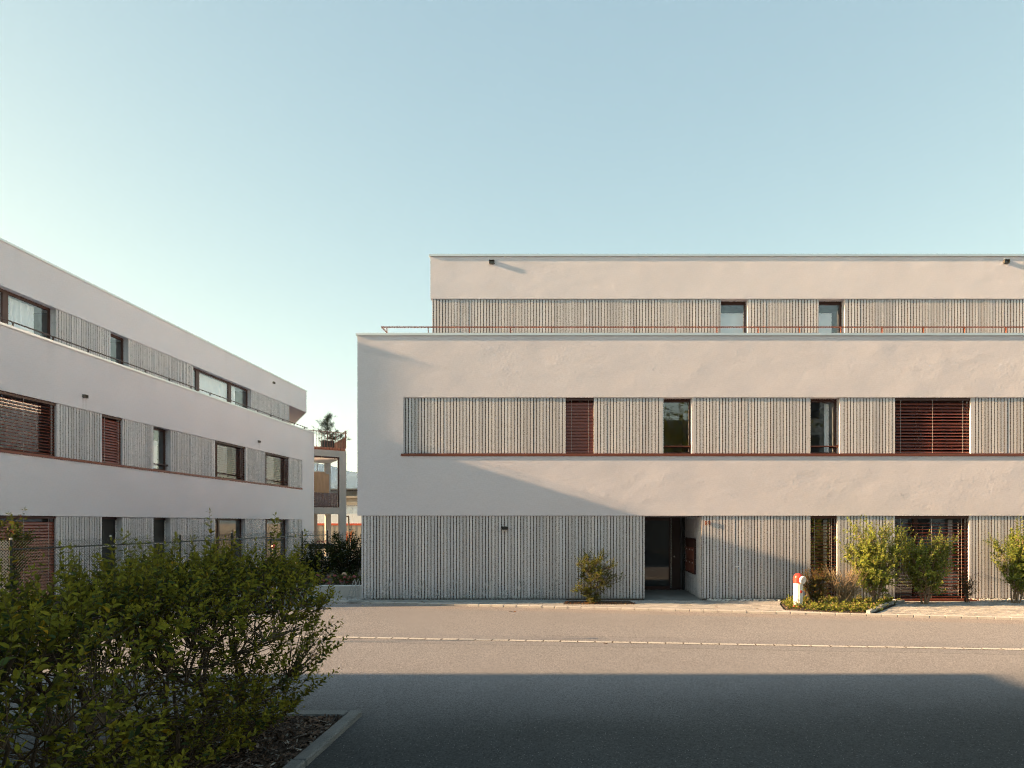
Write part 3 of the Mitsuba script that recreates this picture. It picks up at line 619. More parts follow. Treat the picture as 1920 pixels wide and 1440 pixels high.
while n < 2250:
    y = rng.uniform(1.7, 5.45); z = rng.uniform(0.12, 1.75); x = rng.uniform(-1, 1)
    hw = hedge_half(z / top(y) * 1.72, y) * 0.97; endc = 5.40 - 0.35 * (z / 1.7 - 0.55) ** 2 * 2
    if y > endc or z > top(y): continue
    if y > endc - 0.5: hw *= math.sqrt(max(0.0, 1 - ((y - endc + 0.5) / 0.5) ** 2)) * 0.55 + 0.45
    cl = meshkit.noise(np.array([x * hw * 3.2, y * 3.2, z * 3.2]), 3)
    shell = max(abs(x), z / top(y))
    dens = 0.34 + 0.70 * max(0, (shell - 0.55) / 0.45)
    dens *= np.interp(z, [0.1, 0.5, 0.8, 1.25, 1.45, 1.7], [0.42, 0.45, 0.30, 0.46, 1.1, 1.2])
    if y > 4.3: dens *= 1.25
    if cl < 0.40: dens *= 0.35
    if rng.random() > dens: continue
    b = np.array([-2.99 + x * hw, y, z])
    d = unit(np.array([x * 0.55 + rng.normal(0, 0.35), rng.normal(0, 0.38) + 0.35 * (y > endc - 0.4), 0.75 + rng.normal(0, 0.3)]))
    Bs.append(b); Ds.append(d); Ls.append(rng.uniform(0.12, 0.28)); n += 1
for (px, py, y) in ((392, 968, 4.5), (150, 1032, 3.3), (190, 1040, 3.5), (250, 1010, 3.8), (285, 1018, 4.0), (330, 1015, 4.1), (440, 1005, 4.6), (475, 1018, 4.8), (512, 975, 4.9), (525, 985, 4.8), (572, 1003, 5.0), (556, 1015, 4.9), (598, 1045, 5.1), (60, 1080, 3.0), (115, 1060, 3.2), (360, 1002, 4.3), (640, 1128, 5.2), (655, 1202, 5.1), (632, 1265, 5.1), (612, 1085, 5.2), (640, 1180, 4.9), (628, 1225, 4.9)):
    e = np.array([(px - CX) / FPX * y, y, EYE + (CY - py) / FPX * y]); side = px > 600
    d = unit(np.array([0.75 if side else rng.normal(0, 0.12), rng.normal(0, 0.12), 0.45 if side else 1.0])); l = rng.uniform(0.28, 0.42)
    Bs.append(e - d * l); Ds.append(d); Ls.append(l)
for _ in range(75):
    y = rng.uniform(2.3, 5.1); b = np.array([-3.05 + rng.uniform(-0.5, 0.55), y, top(y) - rng.uniform(0.02, 0.2)]); Bs.append(b); Ds.append(unit(np.array([rng.normal(0, 0.2), rng.normal(0, 0.2), 1.0]))); Ls.append(rng.uniform(0.24, 0.42))
HP = [[0.125, 0.125, 0.021], [0.19, 0.178, 0.028], [0.055, 0.082, 0.034], [0.25, 0.225, 0.03], [0.36, 0.22, 0.02]]
grow(hd, stems, Bs, Ds, Ls, rng, HP, [36, 28, 24, 11, 1.0], mat='mat_leaf_gloss', spacing=0.024, size=(0.034, 0.054), splay=0.85, wid=0.5, curve=0.12, big=300, tip=(0.27, 0.25, 0.03))

# ------------------------------------------------------------------ shrubs against the main facade
def bush(name, label, base, spread, height, nst, nsh, rng, pal, wts, cat='shrub', group=None, shape=None, droop=0.0, lean=(0, 0), bark='mat_bark', low=0.25, **kw):
    k = thing(name, label, cat, group)
    base = np.array(base, float); stems, B, Dv, Ln = [], [], [], []
    for i in range(nst):
        an = rng.uniform(0, 2 * np.pi); r = spread * rng.uniform(0.2, 0.85)
        topp = base + [r * math.cos(an) + lean[0], r * math.sin(an) * 0.7 + lean[1], height * rng.uniform(0.6, 0.92)]
        stems.append(stem(base + rng.normal(0, 0.035, 3) * [1, 1, 0], topp, rng, kw.get('r0', 0.014), 0.004, 7, 0.03))
    for i in range(nsh):
        s = stems[rng.integers(nst)][0]; t = rng.uniform(low, 1.0); j = t * (len(s) - 1); a = int(min(j, len(s) - 2)); p = s[a] * (1 - j + a) + s[a + 1] * (j - a)
        out = p - base; out[2] = 0; out = unit(out + rng.normal(0, 0.15, 3))
        d = unit(out * rng.uniform(0.2, 0.9) + rng.normal(0, 0.4, 3) + [0, 0, 0.8 - droop])
        l = rng.uniform(0.14, 0.40) * (height / 1.6) ** 0.5
        B.append(p + out * rng.uniform(0, 0.16) * spread * 1.4); Dv.append(d); Ln.append(l)
    kw.pop('r0', None)
    grow(k, stems, B, Dv, Ln, rng, pal, wts, bark=bark, min_z=-1, **kw)
    return k
LIGHT = [[0.23, 0.27, 0.05], [0.32, 0.36, 0.08], [0.12, 0.17, 0.03]]
at = lambda px, y: (px - CX) / FPX * y
R = np.random.default_rng
bush('shrub', 'tall light green shrub beside the ground-floor blinds, left of the two-stemmed one', (at(1640, 13.0), 13.0, 0.03), 0.74, 1.98, 13, 620, R(21), LIGHT, [4, 3, 3], spacing=0.03, size=(0.042, 0.066), wid=0.55, splay=0.9, bark='mat_bark_pale')
bush('shrub', 'light green shrub with two pale stems in front of the wide ground-floor blind', (at(1734, 13.0), 13.0, 0.03), 0.66, 1.74, 12, 470, R(22), LIGHT, [4, 3, 4], spacing=0.03, size=(0.042, 0.066), wid=0.55, splay=0.9, bark='mat_bark_pale')
bush('shrub', 'light green shrub at the right edge of the frame before the boards', (at(1905, 13.2), 13.2, 0.03), 0.5, 1.9, 11, 420, R(23), LIGHT, [3, 2, 5], spacing=0.03, size=(0.042, 0.066), wid=0.55, splay=0.9, bark='mat_bark_pale')
bush('shrub', 'thin dull green sapling at the right end of the wide ground-floor blind', (at(1812, 13.3), 13.3, 0.03), 0.2, 0.85, 5, 90, R(24), [[0.09, 0.08, 0.02], [0.12, 0.07, 0.03]], [3, 2], spacing=0.035, size=(0.025, 0.04), wid=0.5)
bush('shrub', 'small bush with reddish tips beside the hydrant', (at(1528, 12.75), 12.75, 0.03), 0.30, 0.86, 12, 420, R(25), [[0.11, 0.13, 0.03], [0.17, 0.16, 0.035], [0.20, 0.09, 0.04]], [4, 3, 2], spacing=0.028, size=(0.022, 0.036), wid=0.6, tip=(0.24, 0.10, 0.04))
bush('shrub', 'bare brown twiggy bush between the small bush and the tall light green shrub', (at(1582, 12.7), 12.7, 0.03), 0.52, 0.95, 46, 260, R(26), [[0.20, 0.15, 0.06], [0.28, 0.20, 0.08], [0.14, 0.15, 0.04]], [4, 3, 2], spacing=0.05, size=(0.016, 0.03), wid=0.45, bark='mat_twig_dry', r0=0.011, twig_r=0.003, skip=0.4)
# the holly-like bush by the bicycle stands: one trunk, spreading arms
rg = R(31); k = thing('shrub', 'dark holly-like bush on a single trunk before the shaded boards', 'shrub')
bx, by = at(1108, 13.15), 13.15
stems = [stem((bx, by, 0.02), (bx - 0.01, by, 0.85), rg, 0.032, 0.022, 7, 0.008)]
tips = [(1085, 1055), (1100, 1048), (1130, 1045), (1145, 1060), (1155, 1080), (1120, 1075), (1092, 1080), (1085, 1100), (1100, 1108), (1135, 1095), (1120, 1055), (1108, 1120), (1118, 1118), (1140, 1075)]
B_, D_, L_ = [], [], []
for (a, b) in tips:
    e = np.array([at(a, by), by + rg.normal(0, 0.16), EYE + (CY - b) / FPX * by]); h = np.clip(e[2] * 0.75, 0.12, 0.82)
    s = stem((bx, by, h), e, rg, 0.010, 0.004, 5, 0.02); stems.append(s)
    for _ in range(42):
        p = s[0][rg.integers(1, 5)] + rg.normal(0, 0.055, 3); d = unit(rg.normal(0, 0.6, 3) + (e - [bx, by, 0.6]) * 0.9 + [0, 0, 0.25]); B_.append(p); D_.append(d); L_.append(rg.uniform(0.08, 0.2))
grow(k, stems, B_, D_, L_, rg, [[0.075, 0.10, 0.02], [0.12, 0.14, 0.025], [0.17, 0.17, 0.03]], [4, 4, 2], mat='mat_leaf_gloss', bark='mat_bark', spacing=0.022, size=(0.028, 0.044), wid=0.5, min_z=-1, tip=(0.16, 0.15, 0.03))
# dark garden shrub, flowers and the rest between the two blocks
bush('shrub', 'dark green garden shrub in the gap left of the main block', (-6.6, 16.2, 0.1), 0.66, 1.6, 13, 620, R(41), [[0.022, 0.036, 0.012], [0.035, 0.05, 0.014], [0.16, 0.15, 0.02]], [6, 4, 0.25], spacing=0.05, size=(0.05, 0.08), wid=0.5)
bush('shrub', 'dark low shrub behind the concrete planter wall, furthest left in the gap', (-7.7, 16.6, 0.1), 0.75, 1.25, 12, 480, R(42), [[0.022, 0.036, 0.012], [0.04, 0.05, 0.014]], [6, 4], spacing=0.05, size=(0.05, 0.08), wid=0.5)
rg = R(43)
hy = thing('hydrangea_bush', 'low bush with faded pink flower heads behind the concrete planter wall', 'flowering bush')
B_, D_, L_, stems = [], [], [], []
for i in range(60):
    b = np.array([rg.uniform(-7.4, -5.7), rg.uniform(14.6, 15.2), 0.25]); stems.append(stem(b, b + [0, 0, rg.uniform(0.2, 0.36)], rg, 0.006, 0.004, 4, 0.01)) if i < 24 else None
    B_.append(b + [0, 0, rg.uniform(0, 0.25)]); D_.append(unit(rg.normal(0, 0.5, 3) + [0, -0.2, 0.8])); L_.append(0.16)
grow(hy, stems, B_, D_, L_, rg, [[0.05, 0.07, 0.018], [0.08, 0.10, 0.025]], [3, 2], spacing=0.05, size=(0.06, 0.1), wid=0.65)
def head(c, r, rg, n=46):
    m = MB()
    for _ in range(n):
        d = unit(rg.normal(size=3)); d[2] = abs(d[2]) - 0.25; d = unit(d); q = unit(np.cross(d, rg.normal(size=3))); w = np.cross(d, q); p = c + d * r; s = r * 0.34
        m.add([p + q * s, p + w * s, p - q * s, p - w * s, p + d * s * 0.5], [[0, 1, 4], [1, 2, 4], [2, 3, 4], [3, 0, 4]])
    return m
prin('mat_pink', metalvar((0.26, 0.055, 0.07), (0.36, 0.12, 0.12), 20.0), 0.8); prin('mat_cream', metalvar((0.5, 0.36, 0.26), (0.6, 0.46, 0.36), 20.0), 0.8)
for (a, b) in ((617, 1082), (628, 1080), (636, 1086), (647, 1083), (655, 1085), (606, 1089), (640, 1090), (652, 1092), (597, 1078), (618, 1094), (664, 1082)):
    y = rg.uniform(14.5, 14.8); part(hy, 'flower', head(np.array([at(a, y), y, EYE + (CY - b) / FPX * y]), rg.uniform(0.035, 0.055), rg), 'mat_pink')
part(hy, 'flower', head(np.array([at(645.5, 14.7), 14.7, EYE + (CY - 1077) / FPX * 14.7]), 0.055, rg), 'mat_cream', label='pale cream flower head standing above the pink ones')
# big climber-like shrub behind the fence corner, far left
bush('shrub', 'olive shrub leaning over the fence corner at the left edge of the frame', (-12.75, 12.3, 0.0), 0.45, 2.3, 9, 300, R(44), [[0.07, 0.085, 0.018], [0.10, 0.10, 0.02], [0.05, 0.07, 0.02], [0.16, 0.05, 0.03]], [4, 3, 3, 0.6], spacing=0.05, size=(0.06, 0.10), wid=0.42, droop=0.3, lean=(0.1, 0.0), low=0.1)
# the roof-terrace tree in its pot
rg = R(45); pt = np.array(T5 @ mi.ScalarPoint3f(-0.75, 1.0, 6.3)).ravel()
k = thing('small_tree', 'small dark evergreen tree in the black pot on the loggia roof', 'tree')
stems = [stem(pt, pt + [0.0, 0, 1.55], rg, 0.03, 0.01, 7, 0.02)]; B_, D_, L_ = [], [], []
for i in range(34):
    h = rg.uniform(0.15, 1.45); an = rg.uniform(0, 6.28); r = (0.85 if h < 0.75 else 0.45) * (1.1 - h / 1.7) * rg.uniform(0.5, 1.3) + 0.1
    e = pt + [math.cos(an) * r, math.sin(an) * r, h + 0.12]; stems.append(stem(pt + [0, 0, h], e, rg, 0.01, 0.004, 4, 0.01))
    for _ in range(9): B_.append(stems[-1][0][rg.integers(1, 4)] + rg.normal(0, 0.03, 3)); D_.append(unit(rg.normal(0, 0.6, 3) + (e - pt) * [1, 1, 0.3])); L_.append(rg.uniform(0.12, 0.25))
grow(k, stems[:1], B_, D_, L_, rg, [[0.03, 0.045, 0.012], [0.05, 0.065, 0.015]], [3, 2], spacing=0.05, size=(0.06, 0.1), wid=0.4, stem_key='trunk', min_z=0)

# ------------------------------------------------------------------ street furniture
hk = thing('fire_hydrant', 'white fire hydrant with red elbow top beside the planted bed', 'fire hydrant')
hx, hy_ = at(1496, 12.6), 12.6
lathe = lambda prof, n=28: trimesh.creation.revolve(np.array(prof), sections=n)
b = lathe([(0, 0.08), (0.098, 0.08), (0.104, 0.1), (0.104, 0.57), (0.098, 0.585), (0, 0.585)]); b.apply_translation([hx, hy_, 0]); part(hk, 'body', b, 'mat_white_paint', smooth=40)
b = lathe([(0, 0.0), (0.135, 0.0), (0.135, 0.03), (0.11, 0.045), (0.11, 0.079), (0, 0.079)]); b.apply_translation([hx, hy_, 0]); part(hk, 'base', b, 'mat_hydrant_red', smooth=40)
el = [np.array([hx, hy_, 0.586]), np.array([hx, hy_, 0.64])] + [np.array([hx + 0.10 - 0.10 * math.cos(t) * 1.0, hy_ - 0.05 * (1 - math.cos(t)), 0.66 + 0.085 * math.sin(t)]) for t in np.linspace(0.15, 1.25, 7)]
dirc = unit(np.array([0.42, -0.88, -0.18])); cap = np.array([hx + 0.055, hy_ - 0.085, 0.675])
import manifold3d as mf
def ball(c, r): return mf.Manifold.sphere(r, 28).translate([float(x) for x in c])
q = mf.Manifold.batch_hull([mf.Manifold.cylinder(0.12, 0.105, 0.105, 32).translate([hx, hy_, 0.588]), ball((hx + 0.005, hy_ - 0.01, 0.715), 0.103)]) + mf.Manifold.batch_hull([ball((hx + 0.005, hy_ - 0.01, 0.70), 0.088), ball(cap - dirc * 0.02, 0.078)])
mm = q.to_mesh(); part(hk, 'elbow', trimesh.Trimesh(mm.vert_properties[:, :3], mm.tri_verts), 'mat_hydrant_red', smooth=50)
def disc_along(c, d, prof):
    m = lathe(prof, 28); M = trimesh.geometry.align_vectors([0, 0, 1], d); M[:3, 3] = c; m.apply_transform(M); return m
part(hk, 'outlet_cap', disc_along(cap, dirc, [(0, 0), (0.086, 0), (0.09, 0.01), (0.09, 0.045), (0.08, 0.055), (0.05, 0.056), (0.048, 0.05), (0.03, 0.05), (0.028, 0.062), (0, 0.062)]), 'mat_white_paint', smooth=40)
dv = unit(np.array([0.35, -0.94, 0])); part(hk, 'emblem', disc_along(np.array([hx, hy_, 0.40]) + dv * 0.099, dv, [(0, 0), (0.036, 0), (0.036, 0.01), (0, 0.013)]), 'mat_hydrant_red', smooth=40)
bands = MB()
for an in np.linspace(-1.2, 1.2, 7):
    c_ = np.array([hx + 0.103 * math.sin(an), hy_ - 0.103 * math.cos(an)]); bands.tube([[c_[0], c_[1], 0.12], [c_[0], c_[1], 0.32 if abs(an - .4) < .3 else 0.55]], 0.005, 5)
part(hk, 'rib', bands, 'mat_white_paint', kind='stuff')
h2 = thing('garden_lantern', 'red domed lantern on a dark post, just showing over the hedge', 'garden lantern')
lx, ly = at(513.5, 9.0), 9.0; zt = EYE + (CY - 1021) / FPX * ly
b = lathe([(0, zt - 0.055), (0.035, zt - 0.055), (0.038, zt - 0.05), (0.03, zt - 0.012), (0.016, zt), (0, zt + 0.002)], 20); b.apply_translation([lx, ly, 0]); part(h2, 'dome', b, 'mat_hydrant_red', smooth=40)
part(h2, 'post', MB().tube([[lx, ly, 0], [lx, ly, zt - 0.056]], 0.018, 12), 'mat_spout', smooth=40)

# bicycle stands
bk = thing('bicycle_rack', 'pale galvanised bicycle rack of high and low wheel holders along the shaded boards', 'bicycle rack')
yr = 13.42; SR = FPX / yr; RX = lambda px: (px - CX) / SR
part(bk, 'base_rail', MB().box(RX(655), RX(1062), yr - 0.045, yr + 0.045, 0.03, 0.085), 'mat_rack')
def holder(h):
    m = MB()
    for o in (-0.045, 0.045):
        m.tube([[o - 0.15, -0.02, 0.08], [o - 0.15, -0.03, 0.15], [o - 0.02, 0.04, h - 0.04], [o, 0.05, h], [o + 0.02, 0.055, h - 0.04], [o + 0.025, 0.03, 0.08]], 0.008, 5)
    m.tube([[-0.17, 0.02, h * 0.55], [0.07, 0.05, h * 0.55]], 0.006, 5)
    return mikit.ply(m.mesh(), 'mat_rack', smooth=50)
hi, lo = holder(0.58), holder(0.34)
for i in range(13): copy(bk, 'wheel_holder', hi if i % 2 == 0 else lo, TT().translate([RX(667 + 31.2 * i), yr, 0]))
# concrete planter wall
cw = thing('planter_wall', 'low pale concrete planter wall left of the main block', 'wall')
part(cw, 'slab', MB().cbox(-11.2, -8.6, 14.25, 14.43, -0.05, 0.34, 0.008).cbox(-8.59, -5.39, 14.25, 14.43, -0.05, 0.34, 0.008), 'mat_concrete_pale')
# chain-link fence
fk = thing('chain_link_fence', 'black chain-link fence with posts in front of the left block', 'fence')
FX = -11.5
ys = [11.25 + 2.43 * i for i in range(7)]
pd = mikit.ply(MB().tube([[0, 0, -0.05], [0, 0, 1.62]], 0.024, 8).mesh(), 'mat_fence', smooth=40)
cd = mikit.ply(trimesh.creation.icosphere(2, 0.026), 'mat_wire_pale', smooth=True)
for y in ys:
    k = copy(fk, 'post', pd, TT().translate([FX, y, 0])); copy(k, 'cap', cd, TT().translate([FX, y, 1.635]))
part(fk, 'top_rail', MB().tube([[FX, ys[0], 1.42], [FX, ys[-1], 1.42]], 0.018, 6), 'mat_fence')
def chain(u0, u1, h, s, r):
    m = MB(); L_ = u1 - u0
    for sg in (1, -1):
        for c in np.arange(-h, L_ + h, s):
            a, b = (c, c + h) if sg == 1 else (c + h, c)   # u at z=0, z=h
            t0, t1 = 0.0, 1.0
            du = b - a
            lo_, hi_ = sorted(((0 - a) / du, (L_ - a) / du)); t0, t1 = max(0, lo_), min(1, hi_)
            if t1 - t0 < 0.02: continue
            m.tube([[u0 + a + du * t0, 0.001 * sg, 0.04 + h * t0], [u0 + a + du * t1, 0.001 * sg, 0.04 + h * t1]], r, 3)
    return m
part(fk, 'mesh', chain(ys[0], ys[-1], 1.56, 0.066, 0.0026), 'mat_fence', T=TT().translate([FX, 0, 0]) @ TT().rotate([0, 0, 1], 90), kind='stuff')
f2 = thing('chain_link_fence', 'sunlit pale chain-link panel at the left edge, beside the dark corner post', 'fence')
part(f2, 'mesh', chain(-15.5, FX - 0.04, 1.56, 0.062, 0.006), 'mat_wire_pale', T=TT().translate([0, ys[0], 0]), kind='stuff')
part(f2, 'post', MB().tube([[-14.0, ys[0], -0.05], [-14.0, ys[0], 1.62]], 0.024, 8), 'mat_fence', smooth=40)
part(f2, 'post', MB().tube([[-15.5, ys[0], -0.05], [-15.5, ys[0], 1.62]], 0.024, 8), 'mat_fence', smooth=40)
part(f2, 'top_rail', MB().tube([[-15.5, ys[0], 1.42], [FX - 0.03, ys[0], 1.42]], 0.018, 6), 'mat_fence')
# garden bits seen in the gap
gt = thing('garden_table', 'small garden table with pale glass top in the shaded gap', 'table')
gx, gy = at(608, 20.0), 20.0
part(gt, 'top', MB().cbox(gx - 0.3, gx + 0.3, gy - 0.35, gy + 0.35, 0.70, 0.725, 0.005), 'mat_cap')
for a in (-1, 1):
    for b in (-1, 1): part(gt, 'leg', MB().tube([[gx + a * 0.26, gy + b * 0.3, 0], [gx + a * 0.26, gy + b * 0.3, 0.699]], 0.016, 6), 'mat_galv')
fb = thing('flower_box', 'dark flower box with red blooms in the gap under the loggia', 'flower box')
fx, fy = at(606, 26.0), 26.0
part(fb, 'box', MB().cbox(fx - 0.7, fx + 0.45, fy, fy + 0.25, 0.75, 0.98, 0.01), 'mat_black'); part(fb, 'leg', MB().box(fx - 0.65, fx - 0.6, fy + 0.1, fy + 0.15, 0, 0.75).box(fx + 0.35, fx + 0.4, fy + 0.1, fy + 0.15, 0, 0.75), 'mat_black')
rg = R(51); B_ = [np.array([fx + rg.uniform(-0.65, 0.4), fy + 0.12, 0.97]) for _ in range(40)]
P, A_, N_, S_, ln, tt = shoots_to_leaves(B_, [unit(rg.normal(0, .5, 3) + [0, 0, 1.2]) for _ in B_], [rg.uniform(.1, .22) for _ in B_], rg, spacing=0.04, size=(0.04, 0.07)); v, f = leaves(P, A_, N_, S_, 0.6, rg)
part(fb, 'foliage', (v, f), 'mat_leaf', smooth=True, color=leaf_colors(len(P), rg, [[0.04, 0.06, 0.015]], [1]), kind='stuff')
prin('mat_bloom', (0.55, 0.05, 0.10), 0.8)
for i in range(5): part(fb, 'flower', head(np.array([fx - 0.25 + 0.12 * i, fy + 0.02, 1.0 + rg.uniform(0, 0.12)]), 0.05, rg, 24), 'mat_bloom')
lp = thing('lamp_post', 'slim dark lamp post with a short arm in the gap', 'lamp post')
px_, py_ = at(653.5, 34.0), 34.0
part(lp, 'pole', MB().tube([[px_ + 0.06, py_, 0], [px_, py_, 2.42]], 0.045, 8), 'mat_spout', smooth=40); part(lp, 'arm', MB().box(px_ - 0.13, px_ - 0.046, py_ - 0.04, py_ + 0.04, 2.35, 2.42), 'mat_spout')
bush('shrub', 'orange flame-like shrub in the sunlit far end of the gap', (at(652, 40), 40.0, 0.0), 0.35, 1.5, 5, 60, R(52), [[0.6, 0.22, 0.06], [0.55, 0.16, 0.06]], [1, 1], spacing=0.06, size=(0.09, 0.14), wid=0.4)
wl = thing('hanging_plant', 'dark round plant hanging on the loggia column', 'plant')
rg = R(53); c0 = np.array(T5 @ mi.ScalarPoint3f(-0.48, 0.1, 1.25)).ravel(); B_ = [c0 + rg.normal(0, 0.07, 3) for _ in range(60)]
P, A_, N_, S_, ln, tt = shoots_to_leaves(B_, [unit(b - c0 + rg.normal(0, .03, 3)) for b in B_], [0.12] * 60, rg, spacing=0.04, size=(0.05, 0.07)); v, f = leaves(P, A_, N_, S_, 0.6, rg)
part(wl, 'foliage', (v, f), 'mat_leaf', smooth=True, color=leaf_colors(len(P), rg, [[0.02, 0.03, 0.012]], [1]), kind='stuff'); part(wl, 'bracket', MB().box(c0[0] - 0.02, c0[0] + 0.12, c0[1] - 0.01, c0[1] + 0.02, c0[2] - 0.01, c0[2] + 0.01), 'mat_black')

# ------------------------------------------------------------------ warehouse in the distance
wh = thing('warehouse', 'distant warehouse with white panels, red stripe and beige corrugated base', 'warehouse')
yw = 60.0; zz = lambda py: EYE + (CY - py) / FPX * yw
x0, x1 = -48.0, -8.0
def ribs(z0, z1, pitch, wid, dep, y=yw):
    m = MB().box(x0, x1, y, y + 0.3, z0, z1)
    for x in np.arange(x0, x1, pitch): m.box(x, x + wid, y - dep, y - 0.001, z0, z1)
    return m
part(wh, 'corrugated_base', ribs(0, zz(985), 0.6, 0.35, 0.06), 'mat_beige_sheet')
part(wh, 'stripe', MB().box(x0, x1, yw - 0.1, yw + 0.3, zz(985), zz(981.5)), 'mat_red_trim')
pnl = mikit.ply(MB().cbox(0.01, 1.19, yw - 0.04, yw + 0.02, zz(981.3), zz(948), 0.01).mesh(), 'mat_white_sheet')
part(wh, 'wall', MB().box(x0, x1, yw + 0.02, yw + 0.3, zz(981.4), zz(948)), 'mat_grey_sheet')
for x in np.arange(-30, -18, 1.2): copy(wh, 'panel', pnl, TT().translate([x, 0, 0]))
part(wh, 'ledge', MB().box(x0, x1, yw - 0.25, yw + 0.3, zz(947.5), zz(941)).box(x0, x1, yw + 0.1, yw + 0.3, zz(941), zz(934)).box(x0, x1, yw - 0.2, yw + 0.3, zz(934), zz(930)), 'mat_beige_sheet')
part(wh, 'corrugated_top', ribs(zz(930), zz(918.5), 0.42, 0.22, 0.05, yw + 2.0), 'mat_grey_sheet')
part(wh, 'roof', MB().box(x0, x1, yw - 0.05, yw + 14, zz(918.5), zz(916)), 'mat_spout')

# ------------------------------------------------------------------ ground, road, pavement, bed
def sheet(key, pts, z, mat, label=None):
    m = MB().poly(pts, z - 0.02, z); put(key, m, mat); labels[key] = {'kind': 'structure'}
G = 3400.0
put('ground', MB().add([[-G, -G, -0.03], [G, -G, -0.03], [G, G + 100, -0.03], [-G, G + 100, -0.03]], [[0, 1, 2], [0, 2, 3]]), 'mat_ground'); labels['ground'] = {'kind': 'structure'}
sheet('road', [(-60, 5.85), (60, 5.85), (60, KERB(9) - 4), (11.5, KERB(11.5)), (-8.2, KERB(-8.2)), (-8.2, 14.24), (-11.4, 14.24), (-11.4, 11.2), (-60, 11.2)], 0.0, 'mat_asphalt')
put('joint_bed', MB().add([[-11, LINE(-11) - .06, 0.0025], [9.5, LINE(9.5) - .06, 0.0025], [9.5, LINE(9.5) + .06, 0.0025], [-11, LINE(-11) + .06, 0.0025]], [[0, 1, 2], [0, 2, 3]]), 'mat_soil'); labels['joint_bed'] = {'kind': 'structure'}
scene['road__joint_bed'] = scene.pop('joint_bed'); labels.pop('joint_bed')
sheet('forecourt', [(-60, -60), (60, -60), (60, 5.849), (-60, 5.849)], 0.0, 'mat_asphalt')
# row of white stones set in the road
rs = mikit.ply(MB().cbox(0.009, 0.278, -0.045, 0.045, -0.04, 0.006, 0.006).mesh(), 'mat_kerb_white')
rg = R(61); an = math.degrees(math.atan(-0.083)); xs = np.arange(-20.0, 9.5, 0.287)
for x in xs:
    if x < -11: continue
    copy('road', 'line_stone', rs, TT().translate([float(x), LINE(x) + rg.normal(0, 0.003), rg.uniform(-0.0015, 0.002)]) @ TT().rotate([0, 0, 1], an + rg.normal(0, 0.5)))
# pavement
sheet('pavement', [(-8.2, KERB(-8.2) + 0.05), (11.5, KERB(11.5) + 0.05), (21, 11.0), (21, 13.8), (-5.3, 13.8), (-5.3, 14.24), (-8.2, 14.24)], 0.022, 'mat_soil')
ks = mikit.ply(MB().cbox(0.003, 0.297, 0.0, 0.09, -0.05, 0.050, 0.008).mesh(), 'mat_kerb_white')
an = math.degrees(math.atan(-0.1596))
for x in np.arange(-8.2, 11.4, 0.3):
    copy('pavement', 'kerb_stone', ks, TT().translate([float(x), KERB(x) + rg.normal(0, 0.003), rg.normal(0, 0.002)]) @ TT().rotate([0, 0, 1], an + rg.normal(0, 0.3)))
BED = Polygon([(4.95, 12.95), (4.75, 12.15), (6.1, KERB(6.1) + 0.11), (6.35, KERB(6.35) + 0.11), (7.95, 13.32), (7.5, 13.45), (5.2, 13.5)])
PIT = Polygon([(at(1058, 13.2), 12.98), (at(1190, 13.0), 12.98), (at(1180, 13.6), 13.5), (at(1062, 13.6), 13.5)])
from shapely.geometry import Point, box as sbox
m = MB()
pave = Polygon([(-8.1, KERB(-8.1) + 0.12), (11.3, KERB(11.3) + 0.12), (11.3, 13.45), (3.3, 13.62), (-5.3, 13.72), (-5.3, 14.2), (-8.1, 14.2)]).difference(BED.buffer(0.06)).difference(PIT.buffer(0.02))
for x in np.arange(-8.2, 11.5, 0.2):
    for j, y in enumerate(np.arange(10.7, 14.2, 0.1)):
        xx = x + 0.1 * (j % 2); b = sbox(xx + 0.003, y + 0.003, xx + 0.197, y + 0.097)
        if pave.contains(b):
            dz = rg.normal(0, 0.0012)
            m.add(np.array([[xx + .003, y + .003, 0.02], [xx + .197, y + .003, 0.02], [xx + .197, y + .097, 0.02], [xx + .003, y + .097, 0.02], [xx + .006, y + .006, 0.046 + dz], [xx + .194, y + .006, 0.046 + dz], [xx + .194, y + .094, 0.046 + dz], [xx + .006, y + .094, 0.046 + dz]]),
                  [[4, 5, 6], [4, 6, 7], [0, 1, 5], [0, 5, 4], [1, 2, 6], [1, 6, 5], [2, 3, 7], [2, 7, 6], [3, 0, 4], [3, 4, 7]])
        elif pave.intersects(b):
            g = pave.intersection(b)
            for q in getattr(g, 'geoms', [g]):
                if q.area > 1e-3: m.poly(list(q.exterior.coords), 0.024, 0.045)
part('pavement', 'paver', m, 'mat_paver', kind='stuff', label='grey concrete pavers of the pavement')
part('pavement', 'gutter_slab', MB().box(at(1064, 13.4), at(1180, 13.4), 13.1, 13.5, 0.02, 0.05), 'mat_concrete_pale')
sheet('garden_soil', [(-11.3, 14.44), (-5.4, 14.44), (-5.4, 29), (-13.4, 27.5), (-13.4, 11.4), (-11.55, 11.4)], 0.02, 'mat_soil')
